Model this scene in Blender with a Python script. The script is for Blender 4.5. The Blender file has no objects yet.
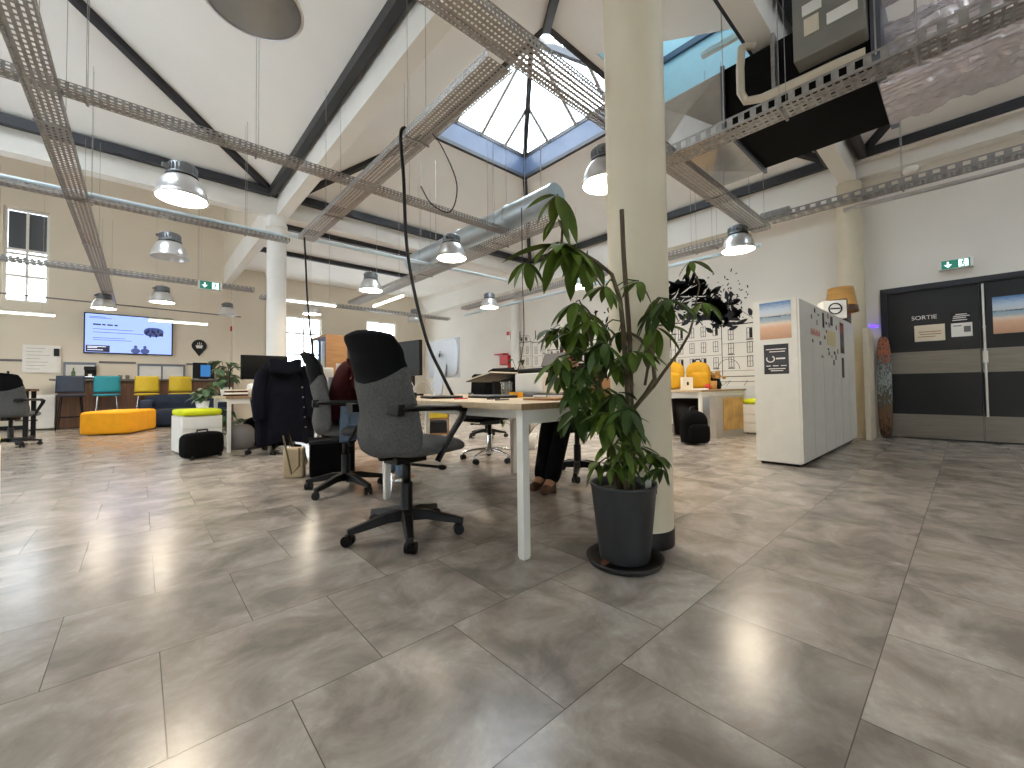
SKY, EXPO = 10.0, 0.22
import bpy, bmesh, math, random
from mathutils import Vector, Matrix, noise
R = random.Random(7)
D = bpy.data
C = bpy.context.scene.collection
PI = math.pi
rad = math.radians

# ------------------------------------------------------------------ materials
def lin(c):
    c /= 255.0
    return c / 12.92 if c <= .04045 else ((c + .055) / 1.055) ** 2.4
def col(r, g, b): return (lin(r), lin(g), lin(b), 1)
def mat(name, rgb, rough=.6, metal=0, var=0, vscale=8, bump=0, bscale=60, spec=.5, aniso=None):
    m = D.materials.new(name); m.use_nodes = True
    nt = m.node_tree; b = nt.nodes['Principled BSDF']
    c = col(*rgb)
    b.inputs['Base Color'].default_value = c
    b.inputs['Roughness'].default_value = rough
    b.inputs['Metallic'].default_value = metal
    b.inputs['Specular IOR Level'].default_value = spec
    tc = nt.nodes.new('ShaderNodeTexCoord')
    if var or True:
        n = nt.nodes.new('ShaderNodeTexNoise'); n.inputs['Scale'].default_value = vscale; n.inputs['Detail'].default_value = 5
        mp = nt.nodes.new('ShaderNodeMapping')
        if aniso: mp.inputs['Scale'].default_value = aniso
        nt.links.new(tc.outputs['Object'], mp.inputs['Vector']); nt.links.new(mp.outputs['Vector'], n.inputs['Vector'])
        r = nt.nodes.new('ShaderNodeValToRGB')
        v = max(var, .03)
        r.color_ramp.elements[0].position = .3; r.color_ramp.elements[1].position = .7
        r.color_ramp.elements[0].color = (c[0]*(1-v), c[1]*(1-v), c[2]*(1-v), 1)
        r.color_ramp.elements[1].color = (min(1, c[0]*(1+v)), min(1, c[1]*(1+v)), min(1, c[2]*(1+v)), 1)
        nt.links.new(n.outputs['Fac'], r.inputs['Fac']); nt.links.new(r.outputs['Color'], b.inputs['Base Color'])
    if bump:
        n2 = nt.nodes.new('ShaderNodeTexNoise'); n2.inputs['Scale'].default_value = bscale; n2.inputs['Detail'].default_value = 4
        bp = nt.nodes.new('ShaderNodeBump'); bp.inputs['Strength'].default_value = bump; bp.inputs['Distance'].default_value = .01
        nt.links.new(tc.outputs['Object'], n2.inputs['Vector']); nt.links.new(n2.outputs['Fac'], bp.inputs['Height'])
        nt.links.new(bp.outputs['Normal'], b.inputs['Normal'])
    return m
def emit(name, rgb, s):
    m = D.materials.new(name); m.use_nodes = True; nt = m.node_tree
    b = nt.nodes['Principled BSDF']
    b.inputs['Base Color'].default_value = (.02, .02, .02, 1)
    b.inputs['Emission Color'].default_value = col(*rgb); b.inputs['Emission Strength'].default_value = s
    return m
def glass(name, tint=(255, 255, 255), refl=.08, rough=.02):
    m = D.materials.new(name); m.use_nodes = True; nt = m.node_tree
    nt.nodes.remove(nt.nodes['Principled BSDF'])
    t = nt.nodes.new('ShaderNodeBsdfTransparent'); t.inputs['Color'].default_value = col(*tint)
    g = nt.nodes.new('ShaderNodeBsdfGlossy'); g.inputs['Roughness'].default_value = rough
    mx = nt.nodes.new('ShaderNodeMixShader'); mx.inputs['Fac'].default_value = refl
    nt.links.new(t.outputs[0], mx.inputs[1]); nt.links.new(g.outputs[0], mx.inputs[2])
    nt.links.new(mx.outputs[0], nt.nodes['Material Output'].inputs['Surface'])
    return m
def ramp_mat(name, axis, stops, rough=.45, noise_amt=.12, nscale=7):
    """bands of colour along one object axis, broken up by noise (printed pictures)"""
    m = D.materials.new(name); m.use_nodes = True; nt = m.node_tree; b = nt.nodes['Principled BSDF']
    b.inputs['Roughness'].default_value = rough
    tc = nt.nodes.new('ShaderNodeTexCoord'); sp = nt.nodes.new('ShaderNodeSeparateXYZ')
    nt.links.new(tc.outputs['Generated'], sp.inputs[0])
    n = nt.nodes.new('ShaderNodeTexNoise'); n.inputs['Scale'].default_value = nscale; n.inputs['Detail'].default_value = 6
    mp = nt.nodes.new('ShaderNodeMapping'); mp.inputs['Scale'].default_value = (1, 1, 3.2)
    nt.links.new(tc.outputs['Generated'], mp.inputs[0]); nt.links.new(mp.outputs[0], n.inputs['Vector'])
    s = nt.nodes.new('ShaderNodeMath'); s.operation = 'SUBTRACT'; s.inputs[1].default_value = .5
    nt.links.new(n.outputs['Fac'], s.inputs[0])
    ml = nt.nodes.new('ShaderNodeMath'); ml.operation = 'MULTIPLY'; ml.inputs[1].default_value = noise_amt
    nt.links.new(s.outputs[0], ml.inputs[0])
    ad = nt.nodes.new('ShaderNodeMath'); nt.links.new(sp.outputs['XYZ'.index(axis)], ad.inputs[0]); nt.links.new(ml.outputs[0], ad.inputs[1])
    r = nt.nodes.new('ShaderNodeValToRGB'); el = r.color_ramp.elements
    while len(el) < len(stops): el.new(.5)
    for e, (p, c) in zip(el, stops): e.position = p; e.color = col(*c)
    nt.links.new(ad.outputs[0], r.inputs['Fac']); nt.links.new(r.outputs['Color'], b.inputs['Base Color'])
    return m

M = {}
M['wall'] = mat('wall_paint', (230, 224, 214), .75, var=.03, vscale=1.2, bump=.05, bscale=40)
M['wall_far'] = mat('cream_wall_paint', (224, 214, 196), .75, var=.03, vscale=1.2)
M['ceil'] = mat('ceiling_paint', (246, 244, 240), .8, var=.03, vscale=.8)
M['beam'] = mat('beam_paint', (236, 233, 226), .7, var=.03, vscale=1.5)
M['column'] = mat('column_paint', (212, 201, 176), .55, var=.05, vscale=2.0, bump=.03, bscale=20)
M['white_column'] = mat('white_column_paint', (232, 230, 225), .55, var=.03, vscale=2.0)
M['steel_dark'] = mat('dark_painted_steel', (42, 44, 50), .5, var=.08)
M['upstand'] = mat('blue_grey_upstand', (68, 82, 106), .4, var=.08, vscale=2)
M['galv'] = mat('galvanised_steel', (158, 155, 152), .42, .55, var=.18, vscale=25)
M['galv_light'] = mat('bright_galvanised_sheet', (196, 193, 188), .42, .6, var=.1, vscale=6)
M['alu'] = mat('spun_aluminium', (222, 222, 222), .3, .75, var=.06)
M['alu_grey'] = mat('grey_cast_aluminium', (140, 143, 146), .4, .7, var=.1)
M['white_met'] = mat('white_painted_metal', (226, 224, 216), .4, var=.03)
M['white'] = mat('white_lacquer', (232, 230, 224), .4, var=.02)
M['black'] = mat('black_plastic', (10, 10, 11), .45, spec=.3, var=.15)
M['black_soft'] = mat('black_fabric', (11, 11, 13), .9, spec=.12, var=.25, vscale=20, bump=.15, bscale=120)
M['black_mat'] = mat('black_insulation', (20, 20, 21), .85, spec=.12, var=.15)
M['chrome'] = mat('chrome', (190, 190, 192), .12, 1)
M['grey_fab'] = mat('grey_woven_fabric', (90, 90, 89), .95, spec=.12, var=.25, vscale=90, bump=.35, bscale=260)
M['dark_fab'] = mat('charcoal_headrest_fabric', (19, 19, 21), .9, spec=.12, var=.15, vscale=60, bump=.15, bscale=200)
M['seat_fab'] = mat('grey_seat_fabric', (92, 92, 92), .85, var=.2, vscale=70, bump=.2, bscale=200)
M['oak'] = mat('light_oak_top', (196, 174, 142), .45, var=.14, vscale=3, aniso=(1, 9, 9))
M['oak_edge'] = mat('oak_edge', (150, 122, 88), .5, var=.22, vscale=4, aniso=(6, 6, 1))
M['wood'] = mat('honey_wood', (142, 104, 66), .5, var=.18, vscale=3, aniso=(1, 1, 8))
M['walnut'] = mat('walnut_boards', (96, 66, 46), .5, var=.35, vscale=3, aniso=(9, 9, .6))
M['yellow'] = mat('amber_upholstery', (246, 170, 10), .8, var=.06, bump=.1, bscale=150)
M['mustard'] = mat('mustard_shell', (190, 166, 34), .6, var=.06)
M['teal'] = mat('teal_shell', (20, 126, 142), .6, var=.06)
M['navy_seat'] = mat('slate_navy_shell', (44, 54, 72), .6, var=.06)
M['lime'] = mat('lime_cushion_fabric', (214, 222, 28), .85, var=.05, bump=.1, bscale=150)
M['sofa'] = mat('navy_sofa_fabric', (44, 52, 68), .9, spec=.12, var=.1, bump=.1, bscale=120)
M['navy'] = mat('navy_coat_cloth', (11, 12, 22), .9, spec=.12, var=.25, vscale=12, bump=.2, bscale=90)
M['maroon'] = mat('maroon_knit', (58, 18, 20), .9, spec=.12, var=.25, vscale=25, bump=.2, bscale=140)
M['jeans'] = mat('pale_blue_denim', (118, 138, 160), .9, var=.15, vscale=40)
M['dark_trousers'] = mat('dark_trousers_cloth', (22, 22, 26), .9, spec=.12, var=.15)
M['skin'] = mat('skin', (206, 154, 124), .5, var=.05, vscale=15)
M['hair'] = mat('dark_brown_hair', (34, 22, 16), .6, var=.35, vscale=40, aniso=(6, 6, .8))
M['sneaker'] = mat('cream_sneaker', (214, 204, 186), .7, var=.05)
M['shoe_brown'] = mat('brown_leather', (84, 52, 32), .5, var=.1)
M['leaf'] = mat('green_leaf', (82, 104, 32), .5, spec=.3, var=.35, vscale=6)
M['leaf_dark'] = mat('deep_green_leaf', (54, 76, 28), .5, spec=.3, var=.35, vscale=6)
M['leaf_grey'] = mat('grey_green_leaf', (86, 116, 80), .5, var=.25, vscale=9)
M['stem'] = mat('woody_stem', (92, 80, 56), .8, var=.25, vscale=25)
M['stake'] = mat('brown_stake', (92, 74, 58), .8, var=.25, vscale=15, aniso=(5, 5, .5))
M['pot'] = mat('weathered_grey_pot', (52, 54, 56), .55, var=.3, vscale=7, aniso=(3, 3, .5))
M['saucer'] = mat('dark_saucer_plastic', (38, 38, 38), .5, var=.2)
M['soil'] = mat('soil', (42, 32, 24), .95, var=.4, vscale=40, bump=.5, bscale=80)
M['door'] = mat('black_door_leaf', (30, 31, 34), .5, var=.06)
M['kick'] = mat('brushed_steel_plate', (144, 138, 130), .36, .7, var=.1, vscale=3, aniso=(1, 1, 14))
M['paper'] = mat('white_paper', (236, 233, 226), .7, var=.02)
M['paper_cream'] = mat('cream_paper', (222, 210, 188), .7, var=.04)
M['ink'] = mat('black_ink', (26, 26, 30), .7, var=.1)
M['ink_grey'] = mat('grey_ink', (112, 108, 106), .7)
M['card'] = mat('brown_cardboard', (170, 128, 86), .8, var=.1)
M['gold'] = mat('gold_print', (190, 152, 84), .55, var=.3, vscale=5)
M['kraft'] = mat('kraft_tote_canvas', (184, 164, 132), .85, var=.08)
M['red'] = mat('red_enamel', (190, 30, 34), .4)
M['green_sign'] = emit('lit_green_sign', (16, 120, 98), .8)
M['white_sign'] = emit('lit_white_pictogram', (235, 255, 250), 1.6)
M['bluegrey'] = mat('bluegrey_sheet', (112, 118, 130), .4, .5, var=.08)
M['foil'] = mat('crinkled_foil', (222, 216, 220), .25, .35, var=.1, vscale=12, bump=.5, bscale=22)
M['hood'] = mat('hood_sheet_metal', (186, 184, 180), .28, .75, var=.1, vscale=5)
M['panel_grey'] = mat('grey_steel_panel', (142, 140, 132), .5, .3, var=.06)
M['beige_tube'] = mat('beige_insulation_tube', (206, 196, 176), .6, var=.05)
M['pale_blue_tube'] = mat('white_conduit', (206, 222, 228), .35, var=.03)
M['duct'] = mat('silver_round_duct', (192, 204, 212), .3, .55, var=.05)
M['screen'] = emit('tv_screen_glow', (158, 184, 255), 1.2)
M['screen_navy'] = emit('tv_screen_navy', (16, 24, 74), .6)
M['screen_dark'] = emit('tv_screen_figures', (66, 84, 150), .8)
M['screen_white'] = emit('tv_screen_white', (240, 244, 255), 1.3)
M['tablet'] = emit('blue_screen', (40, 130, 205), .7)
M['monitor'] = mat('black_monitor_screen', (10, 10, 12), .25)
M['imac'] = mat('silver_computer_shell', (196, 203, 212), .35, .35, var=.02)
M['lens'] = emit('lamp_lens_glow', (255, 238, 212), 90)
M['led'] = emit('led_strip_glow', (255, 250, 236), 5)
M['purple'] = emit('violet_glow_strip', (96, 60, 255), 2.5)
M['glass'] = glass('clear_glass', (244, 250, 255), .06)
M['shaft_blue'] = mat('pale_blue_shaft_paint', (186, 210, 218), .6, var=.03)
M['glass_blue'] = glass('blue_tinted_glass', (122, 141, 147), .06)
M['glass_dim'] = glass('frosted_roof_glass', (170, 182, 186), .06)
M['tumbler'] = glass('tumbler_glass', (226, 230, 230), .18)
M['shade'] = mat('rattan_lampshade', (188, 140, 74), .7, var=.25, vscale=6, aniso=(1, 1, 30))
M['dado'] = mat('pale_wall_panel', (224, 222, 216), .6, var=.02)
M['beach'] = ramp_mat('beach_photo_print', 'Z', [(0, (196, 150, 120)), (.3, (224, 180, 148)), (.42, (232, 214, 196)), (.5, (170, 186, 196)), (.585, (150, 176, 196)), (.6, (78, 88, 100)), (.64, (206, 212, 216)), (.78, (196, 212, 226)), (1, (70, 122, 182))])
M['slate_print'] = ramp_mat('dark_notice_print', 'Z', [(0, (40, 42, 46)), (.5, (62, 64, 68)), (1, (34, 36, 40))], noise_amt=1.2, nscale=14)
M['photo_strip'] = ramp_mat('photo_strip_print', 'Z', [(0, (40, 36, 34)), (.3, (120, 112, 104)), (.55, (74, 82, 92)), (.8, (190, 90, 76)), (1, (86, 66, 56))], noise_amt=.8, nscale=10)
M['skate'] = ramp_mat('printed_board_art', 'Z', [(0, (40, 30, 26)), (.25, (120, 84, 52)), (.4, (60, 70, 66)), (.6, (160, 166, 160)), (.75, (56, 66, 74)), (.9, (196, 110, 70)), (1, (90, 70, 66))], noise_amt=.9, nscale=9)

# ------------------------------------------------------------------ geometry collector
class G:
    def __init__(s): s.v = []; s.f = []; s.sm = []
    def add(s, vs, fs, smooth=False):
        o = len(s.v); s.v += [tuple(v) for v in vs]
        for f in fs: s.f.append(tuple(i + o for i in f)); s.sm.append(smooth)
        return s
    def box(s, x0, x1, y0, y1, z0, z1, mtx=None):
        vs = [Vector((x, y, z)) for x in (x0, x1) for y in (y0, y1) for z in (z0, z1)]
        if mtx: vs = [mtx @ v for v in vs]
        return s.add(vs, [(0, 1, 3, 2), (4, 6, 7, 5), (0, 4, 5, 1), (2, 3, 7, 6), (0, 2, 6, 4), (1, 5, 7, 3)])
    def cbox(s, c, d, rz=0, mtx=None):
        m = Matrix.Translation(c) @ Matrix.Rotation(rz, 4, 'Z')
        if mtx: m = m @ mtx
        return s.box(-d[0]/2, d[0]/2, -d[1]/2, d[1]/2, -d[2]/2, d[2]/2, m)
    def tube(s, pts, r, n=10, caps=True, smooth=True, flat=None):
        pts = [Vector(p) for p in pts]; k = len(pts)
        rs = r if isinstance(r, (list, tuple)) else [r] * k
        ring = []; prev = None
        for i, p in enumerate(pts):
            t = (pts[min(i+1, k-1)] - pts[max(i-1, 0)])
            t = t.normalized() if t.length > 1e-9 else Vector((0, 0, 1))
            if prev is None:
                a = Vector((0, 0, 1)) if abs(t.z) < .9 else Vector((1, 0, 0))
                u = t.cross(a).normalized()
            else:
                u = prev - t * prev.dot(t); u = u.normalized() if u.length > 1e-6 else prev
            prev = u; w = t.cross(u)
            fl = flat or 1
            ring.append([p + (u * math.cos(2*PI*j/n) + w * math.sin(2*PI*j/n) * fl) * rs[i] for j in range(n)])
        vs = [v for rr in ring for v in rr]
        fs = [(i*n+j, i*n+(j+1) % n, (i+1)*n+(j+1) % n, (i+1)*n+j) for i in range(k-1) for j in range(n)]
        s.add(vs, fs, smooth)
        if caps: s.add(ring[0], [tuple(range(n))[::-1]]); s.add(ring[-1], [tuple(range(n))])
        return s
    def lathe(s, prof, n=24, c=(0, 0, 0), smooth=True):
        k = len(prof)
        vs = [(c[0] + r*math.cos(2*PI*j/n), c[1] + r*math.sin(2*PI*j/n), c[2] + z) for r, z in prof for j in range(n)]
        fs = [(i*n+j, i*n+(j+1) % n, (i+1)*n+(j+1) % n, (i+1)*n+j) for i in range(k-1) for j in range(n)]
        s.add(vs, fs, smooth)
        return s
    def disc(s, c, r, n=24, up=True):
        vs = [(c[0] + r*math.cos(2*PI*j/n), c[1] + r*math.sin(2*PI*j/n), c[2]) for j in range(n)]
        return s.add(vs, [tuple(range(n)) if up else tuple(range(n))[::-1]])
    def ell(s, c, r, nu=16, nv=10, mtx=None, p=1.0):
        vs = []
        def sp(x): return math.copysign(abs(x) ** p, x)
        for i in range(nv+1):
            a = -PI/2 + PI*i/nv
            for j in range(nu):
                b = 2*PI*j/nu
                v = Vector((r[0]*sp(math.cos(a))*sp(math.cos(b)), r[1]*sp(math.cos(a))*sp(math.sin(b)), r[2]*sp(math.sin(a))))
                if mtx: v = mtx @ v
                vs.append(v + Vector(c))
        fs = [(i*nu+j, i*nu+(j+1) % nu, (i+1)*nu+(j+1) % nu, (i+1)*nu+j) for i in range(nv) for j in range(nu)]
        return s.add(vs, fs, True)
    def prism(s, poly, o, u, v, t):
        """poly in (u, v) at origin o, extruded by vector t"""
        o, u, v, t = map(Vector, (o, u, v, t)); n = len(poly)
        a = [o + u*p[0] + v*p[1] for p in poly]; b = [q + t for q in a]
        if u.cross(v).dot(t) > 0: front, back = tuple(range(n))[::-1], tuple(range(n, 2*n))
        else: front, back = tuple(range(n)), tuple(range(n, 2*n))[::-1]
        return s.add(a + b, [front, back] + [(i, (i+1) % n, n+(i+1) % n, n+i) for i in range(n)])
    def perf(s, o, u, v, nu, nv, fu=.55, fv=.5):
        """perforated sheet: nu x nv cells, each with an open slot"""
        o, u, v = map(Vector, (o, u, v))
        def lines(n, f):
            L = [0.]
            for i in range(n): L += [(i + .5 - f/2) / n, (i + .5 + f/2) / n]
            return L + [1.]
        A, B = lines(nu, fu), lines(nv, fv); nb = len(B)
        vs = [o + u*a + v*b for a in A for b in B]
        fs = [(i*nb+j, (i+1)*nb+j, (i+1)*nb+j+1, i*nb+j+1) for i in range(len(A)-1) for j in range(nb-1) if not (i % 2 and j % 2)]
        return s.add(vs, fs)
    def grid(s, fn, nu, nv, smooth=True, closed_u=False):
        vs = [fn(i/nu, j/nv) for i in range(nu + (0 if closed_u else 1)) for j in range(nv+1)]
        m = nv+1; k = nu if closed_u else nu
        tot = nu if closed_u else nu+1
        fs = [(i*m+j, ((i+1) % tot)*m+j, ((i+1) % tot)*m+j+1, i*m+j+1) for i in range(k) for j in range(nv)]
        return s.add(vs, fs, smooth)
    def quad(s, a, b, c, d): return s.add([a, b, c, d], [(0, 1, 2, 3)])

def build(name, g, m, parent=None, bevel=0, solid=0, loc=None, sub=0, seg=2, stuff=False):
    me = D.meshes.new(name); me.from_pydata(g.v, [], g.f); me.update()
    me.polygons.foreach_set('use_smooth', g.sm)
    bm = bmesh.new(); bm.from_mesh(me); bmesh.ops.recalc_face_normals(bm, faces=bm.faces); bm.to_mesh(me); bm.free()
    me.materials.append(M[m] if isinstance(m, str) else m)
    o = D.objects.new(name, me); C.objects.link(o)
    if parent: o.parent = parent
    if loc: o.location = loc
    if solid:
        x = o.modifiers.new('Solidify', 'SOLIDIFY'); x.thickness = solid; x.offset = 0
    if bevel:
        x = o.modifiers.new('Bevel', 'BEVEL'); x.width = bevel; x.segments = seg; x.limit_method = 'ANGLE'; x.angle_limit = math.radians(40)
    if sub:
        x = o.modifiers.new('Subdivision', 'SUBSURF'); x.levels = sub; x.render_levels = sub
    if stuff: o['kind'] = 'stuff'
    return o
def thing(name, label, cat, loc=(0, 0, 0), rz=0, group=None):
    o = D.objects.new(name, None); C.objects.link(o); o.location = loc; o.rotation_euler = (0, 0, rz)
    o.empty_display_size = .1
    return tag(o, label, cat, group)
def tag(o, label, cat, group=None):
    o['label'] = label; o['category'] = cat
    if group: o['group'] = group
    return o
def struct(name, g, m, parent=None, bevel=0, solid=0):
    o = build(name, g, m, parent, bevel, solid)
    if not parent: o['kind'] = 'structure'
    return o
def copy_thing(src, loc, rz, label):
    r = src.copy(); C.objects.link(r); r.location = loc; r.rotation_euler = (0, 0, rz); r['label'] = label
    for ch in src.children:
        c = ch.copy(); C.objects.link(c); c.parent = r
        for q in ch.children:
            d = q.copy(); C.objects.link(d); d.parent = c
    return r
def text(name, body, size, m, parent, mtx, extrude=.0015, align='CENTER'):
    cu = D.curves.new(name, 'FONT'); cu.body = body; cu.size = size; cu.extrude = extrude; cu.align_x = align; cu.align_y = 'CENTER'
    t = D.objects.new(name, cu); C.objects.link(t)
    bpy.context.view_layer.update()
    me = D.meshes.new_from_object(t.evaluated_get(bpy.context.evaluated_depsgraph_get()))
    D.objects.remove(t); D.curves.remove(cu)
    me.transform(mtx); me.materials.clear(); me.materials.append(M[m])
    o = D.objects.new(name, me); C.objects.link(o)
    if parent: o.parent = parent
    return o
def facing(o, right, up):
    """matrix laying XY text in the plane (right, up) at o"""
    r, u = Vector(right).normalized(), Vector(up).normalized(); n = r.cross(u)
    return Matrix(((r.x, u.x, n.x, o[0]), (r.y, u.y, n.y, o[1]), (r.z, u.z, n.z, o[2]), (0, 0, 0, 1)))
def skin(name, pts, edges, radii, m, parent, sub=2):
    me = D.meshes.new(name); me.from_pydata(pts, edges, []); me.update()
    o = D.objects.new(name, me); C.objects.link(o); o.parent = parent
    me.materials.append(M[m])
    s = o.modifiers.new('Skin', 'SKIN'); s.use_smooth_shade = True
    for i, r in enumerate(radii):
        r = r if isinstance(r, tuple) else (r, r)
        me.skin_vertices[0].data[i].radius = r
    me.skin_vertices[0].data[0].use_root = True
    x = o.modifiers.new('Subdivision', 'SUBSURF'); x.levels = sub; x.render_levels = sub
    return o
M['bag_yellow'] = mat('amber_bag_nylon', (208, 156, 10), .6, var=.12)
M['grey_carton'] = mat('pale_grey_carton', (172, 167, 160), .7, var=.05)
# ------------------------------------------------------------------ setting
def floor_material():
    m = D.materials.new('vinyl_stone_tiles'); m.use_nodes = True; nt = m.node_tree; b = nt.nodes['Principled BSDF']
    L = nt.links.new
    tc = nt.nodes.new('ShaderNodeTexCoord')
    mp = nt.nodes.new('ShaderNodeMapping'); mp.inputs['Location'].default_value = (-.82 + 10.2, -.203 + 10.33, 0)
    L(tc.outputs['Object'], mp.inputs['Vector'])
    br = nt.nodes.new('ShaderNodeTexBrick'); br.offset = .5; br.offset_frequency = 2; br.squash = 1
    br.inputs['Scale'].default_value = 1; br.inputs['Brick Width'].default_value = .51; br.inputs['Row Height'].default_value = .5165
    br.inputs['Mortar Size'].default_value = .0016; br.inputs['Mortar Smooth'].default_value = .3
    br.inputs['Color1'].default_value = (0, 0, 0, 1); br.inputs['Color2'].default_value = (1, 1, 1, 1); br.inputs['Mortar'].default_value = (.5, .5, .5, 1)
    L(mp.outputs[0], br.inputs['Vector'])
    # per-tile shift of the cloud pattern so the tiles do not run into each other
    sh = nt.nodes.new('ShaderNodeVectorMath'); sh.operation = 'MULTIPLY_ADD'
    sh.inputs[1].default_value = (7, 11, 5); L(br.outputs['Color'], sh.inputs[0]); L(tc.outputs['Object'], sh.inputs[2])
    st = nt.nodes.new('ShaderNodeMapping'); st.inputs['Scale'].default_value = (1, 1.1, 1); L(sh.outputs[0], st.inputs[0])
    n1 = nt.nodes.new('ShaderNodeTexNoise'); n1.inputs['Scale'].default_value = 3.6; n1.inputs['Detail'].default_value = 9; n1.inputs['Roughness'].default_value = .62; n1.inputs['Distortion'].default_value = .5
    L(st.outputs[0], n1.inputs['Vector'])
    n2 = nt.nodes.new('ShaderNodeTexNoise'); n2.inputs['Scale'].default_value = 38; n2.inputs['Detail'].default_value = 6; n2.inputs['Roughness'].default_value = .7
    L(sh.outputs[0], n2.inputs['Vector'])
    r1 = nt.nodes.new('ShaderNodeValToRGB'); e = r1.color_ramp.elements
    e[0].position = .34; e[0].color = col(128, 119, 111); e[1].position = .66; e[1].color = col(182, 172, 162)
    L(n1.outputs['Fac'], r1.inputs['Fac'])
    r2 = nt.nodes.new('ShaderNodeValToRGB'); e = r2.color_ramp.elements
    e[0].position = .50; e[0].color = (0, 0, 0, 1); e[1].position = .66; e[1].color = (1, 1, 1, 1)
    L(n2.outputs['Fac'], r2.inputs['Fac'])
    r3 = nt.nodes.new('ShaderNodeValToRGB'); e = r3.color_ramp.elements
    e[0].position = .47; e[0].color = (0, 0, 0, 1); e[1].position = .64; e[1].color = (.6, .6, .6, 1)
    L(n1.outputs['Fac'], r3.inputs['Fac'])
    mu = nt.nodes.new('ShaderNodeMath'); mu.operation = 'MULTIPLY'; L(r2.outputs['Color'], mu.inputs[0]); L(r3.outputs['Color'], mu.inputs[1])
    mx = nt.nodes.new('ShaderNodeMix'); mx.data_type = 'RGBA'; L(mu.outputs[0], mx.inputs['Factor']); L(r1.outputs['Color'], mx.inputs['A']); mx.inputs['B'].default_value = col(192, 186, 178)
    tv = nt.nodes.new('ShaderNodeMix'); tv.data_type = 'RGBA'; tv.blend_type = 'MULTIPLY'; tv.inputs['Factor'].default_value = 1
    rt = nt.nodes.new('ShaderNodeMapRange'); rt.inputs['To Min'].default_value = .93; rt.inputs['To Max'].default_value = 1.06
    L(br.outputs['Color'], rt.inputs['Value']); L(mx.outputs['Result'], tv.inputs['A']); L(rt.outputs[0], tv.inputs['B'])
    mo = nt.nodes.new('ShaderNodeMix'); mo.data_type = 'RGBA'; L(br.outputs['Fac'], mo.inputs['Factor']); L(tv.outputs['Result'], mo.inputs['A']); mo.inputs['B'].default_value = col(92, 86, 80)
    L(mo.outputs['Result'], b.inputs['Base Color'])
    rr = nt.nodes.new('ShaderNodeMapRange'); rr.inputs['To Min'].default_value = .19; rr.inputs['To Max'].default_value = .26
    L(n1.outputs['Fac'], rr.inputs['Value']); L(rr.outputs[0], b.inputs['Roughness'])
    bp = nt.nodes.new('ShaderNodeBump'); bp.inputs['Strength'].default_value = .22; bp.inputs['Distance'].default_value = .004
    hs = nt.nodes.new('ShaderNodeMath'); hs.operation = 'MULTIPLY_ADD'; hs.inputs[1].default_value = .35
    iv = nt.nodes.new('ShaderNodeMath'); iv.operation = 'MULTIPLY'; iv.inputs[1].default_value = -1.2; L(br.outputs['Fac'], iv.inputs[0])
    L(n2.outputs['Fac'], hs.inputs[0]); L(iv.outputs[0], hs.inputs[2]); L(hs.outputs[0], bp.inputs['Height'])
    L(bp.outputs['Normal'], b.inputs['Normal'])
    b.inputs['Specular IOR Level'].default_value = .5
    return m
M['floor'] = floor_material()
XL, XR, YN, YF = -5.2, 8.45, -5.6, 14.5
struct('floor', G().box(XL-.2, XR+.2, YN-.2, YF+.2, -.1, 0), 'floor')

def wall_holes(name, axis, at, a0, a1, z0, z1, holes, m, t=.2, out=1):
    """wall slab on the plane axis=at, along the other axis a0..a1, with rectangular holes (a, b, z, Z)"""
    g = G()
    As = sorted({a0, a1, *[h[0] for h in holes], *[h[1] for h in holes]})
    for i in range(len(As)-1):
        a, b = As[i], As[i+1]; mid = (a+b)/2
        cuts = sorted((h[2], h[3]) for h in holes if h[0] <= mid <= h[1])
        z = z0
        for c, d in cuts + [(z1, z1)]:
            if c > z:
                lo, hi = sorted((at, at + out*t))
                if axis == 'x': g.box(lo, hi, a, b, z, c)
                else: g.box(a, b, lo, hi, z, c)
            z = d
    return struct(name, g, m)
DOOR = (-.98, .85, 0, 2.24)
wall_holes('wall_right', 'x', XR, YN, YF+.2, 0, 7, [DOOR], 'wall')
W1 = (-2.32, -1.62, 2.92, 5.08); W1b = (-4.0, -3.3, 2.92, 5.08); W2 = (3.42, 4.52, 1.5, 3.2); W3 = (6.05, 7.2, 1.5, 3.3)
struct('wall_sky_block', G().box(9.4, 9.5, -1.6, 1.5, 0, 2.6).box(XR+.2, 9.4, -1.6, -1.5, 0, 2.6).box(XR+.2, 9.4, 1.4, 1.5, 0, 2.6).box(XR+.2, 9.4, -1.5, 1.4, 2.5, 2.6).box(XR+.2, 9.4, -1.5, 1.4, -.1, 0), 'wall')  # unseen box added behind the doors to keep sky out of the gaps
wall_holes('wall_far', 'y', YF, XL, XR, 0, 7, [W1, W1b, W2, W3], 'wall_far')
WL = [(y, y+2.0, 1.0, 3.2) for y in (5.0, 9.2)]
wall_holes('wall_left', 'x', XL, YN, YF+.2, 0, 7, WL, 'wall', out=-1)
WN = [(-3.8, -1.2, .9, 3.2)]
wall_holes('wall_near', 'y', YN, XL, XR, 0, 7, WN, 'wall', out=-1)

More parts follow.
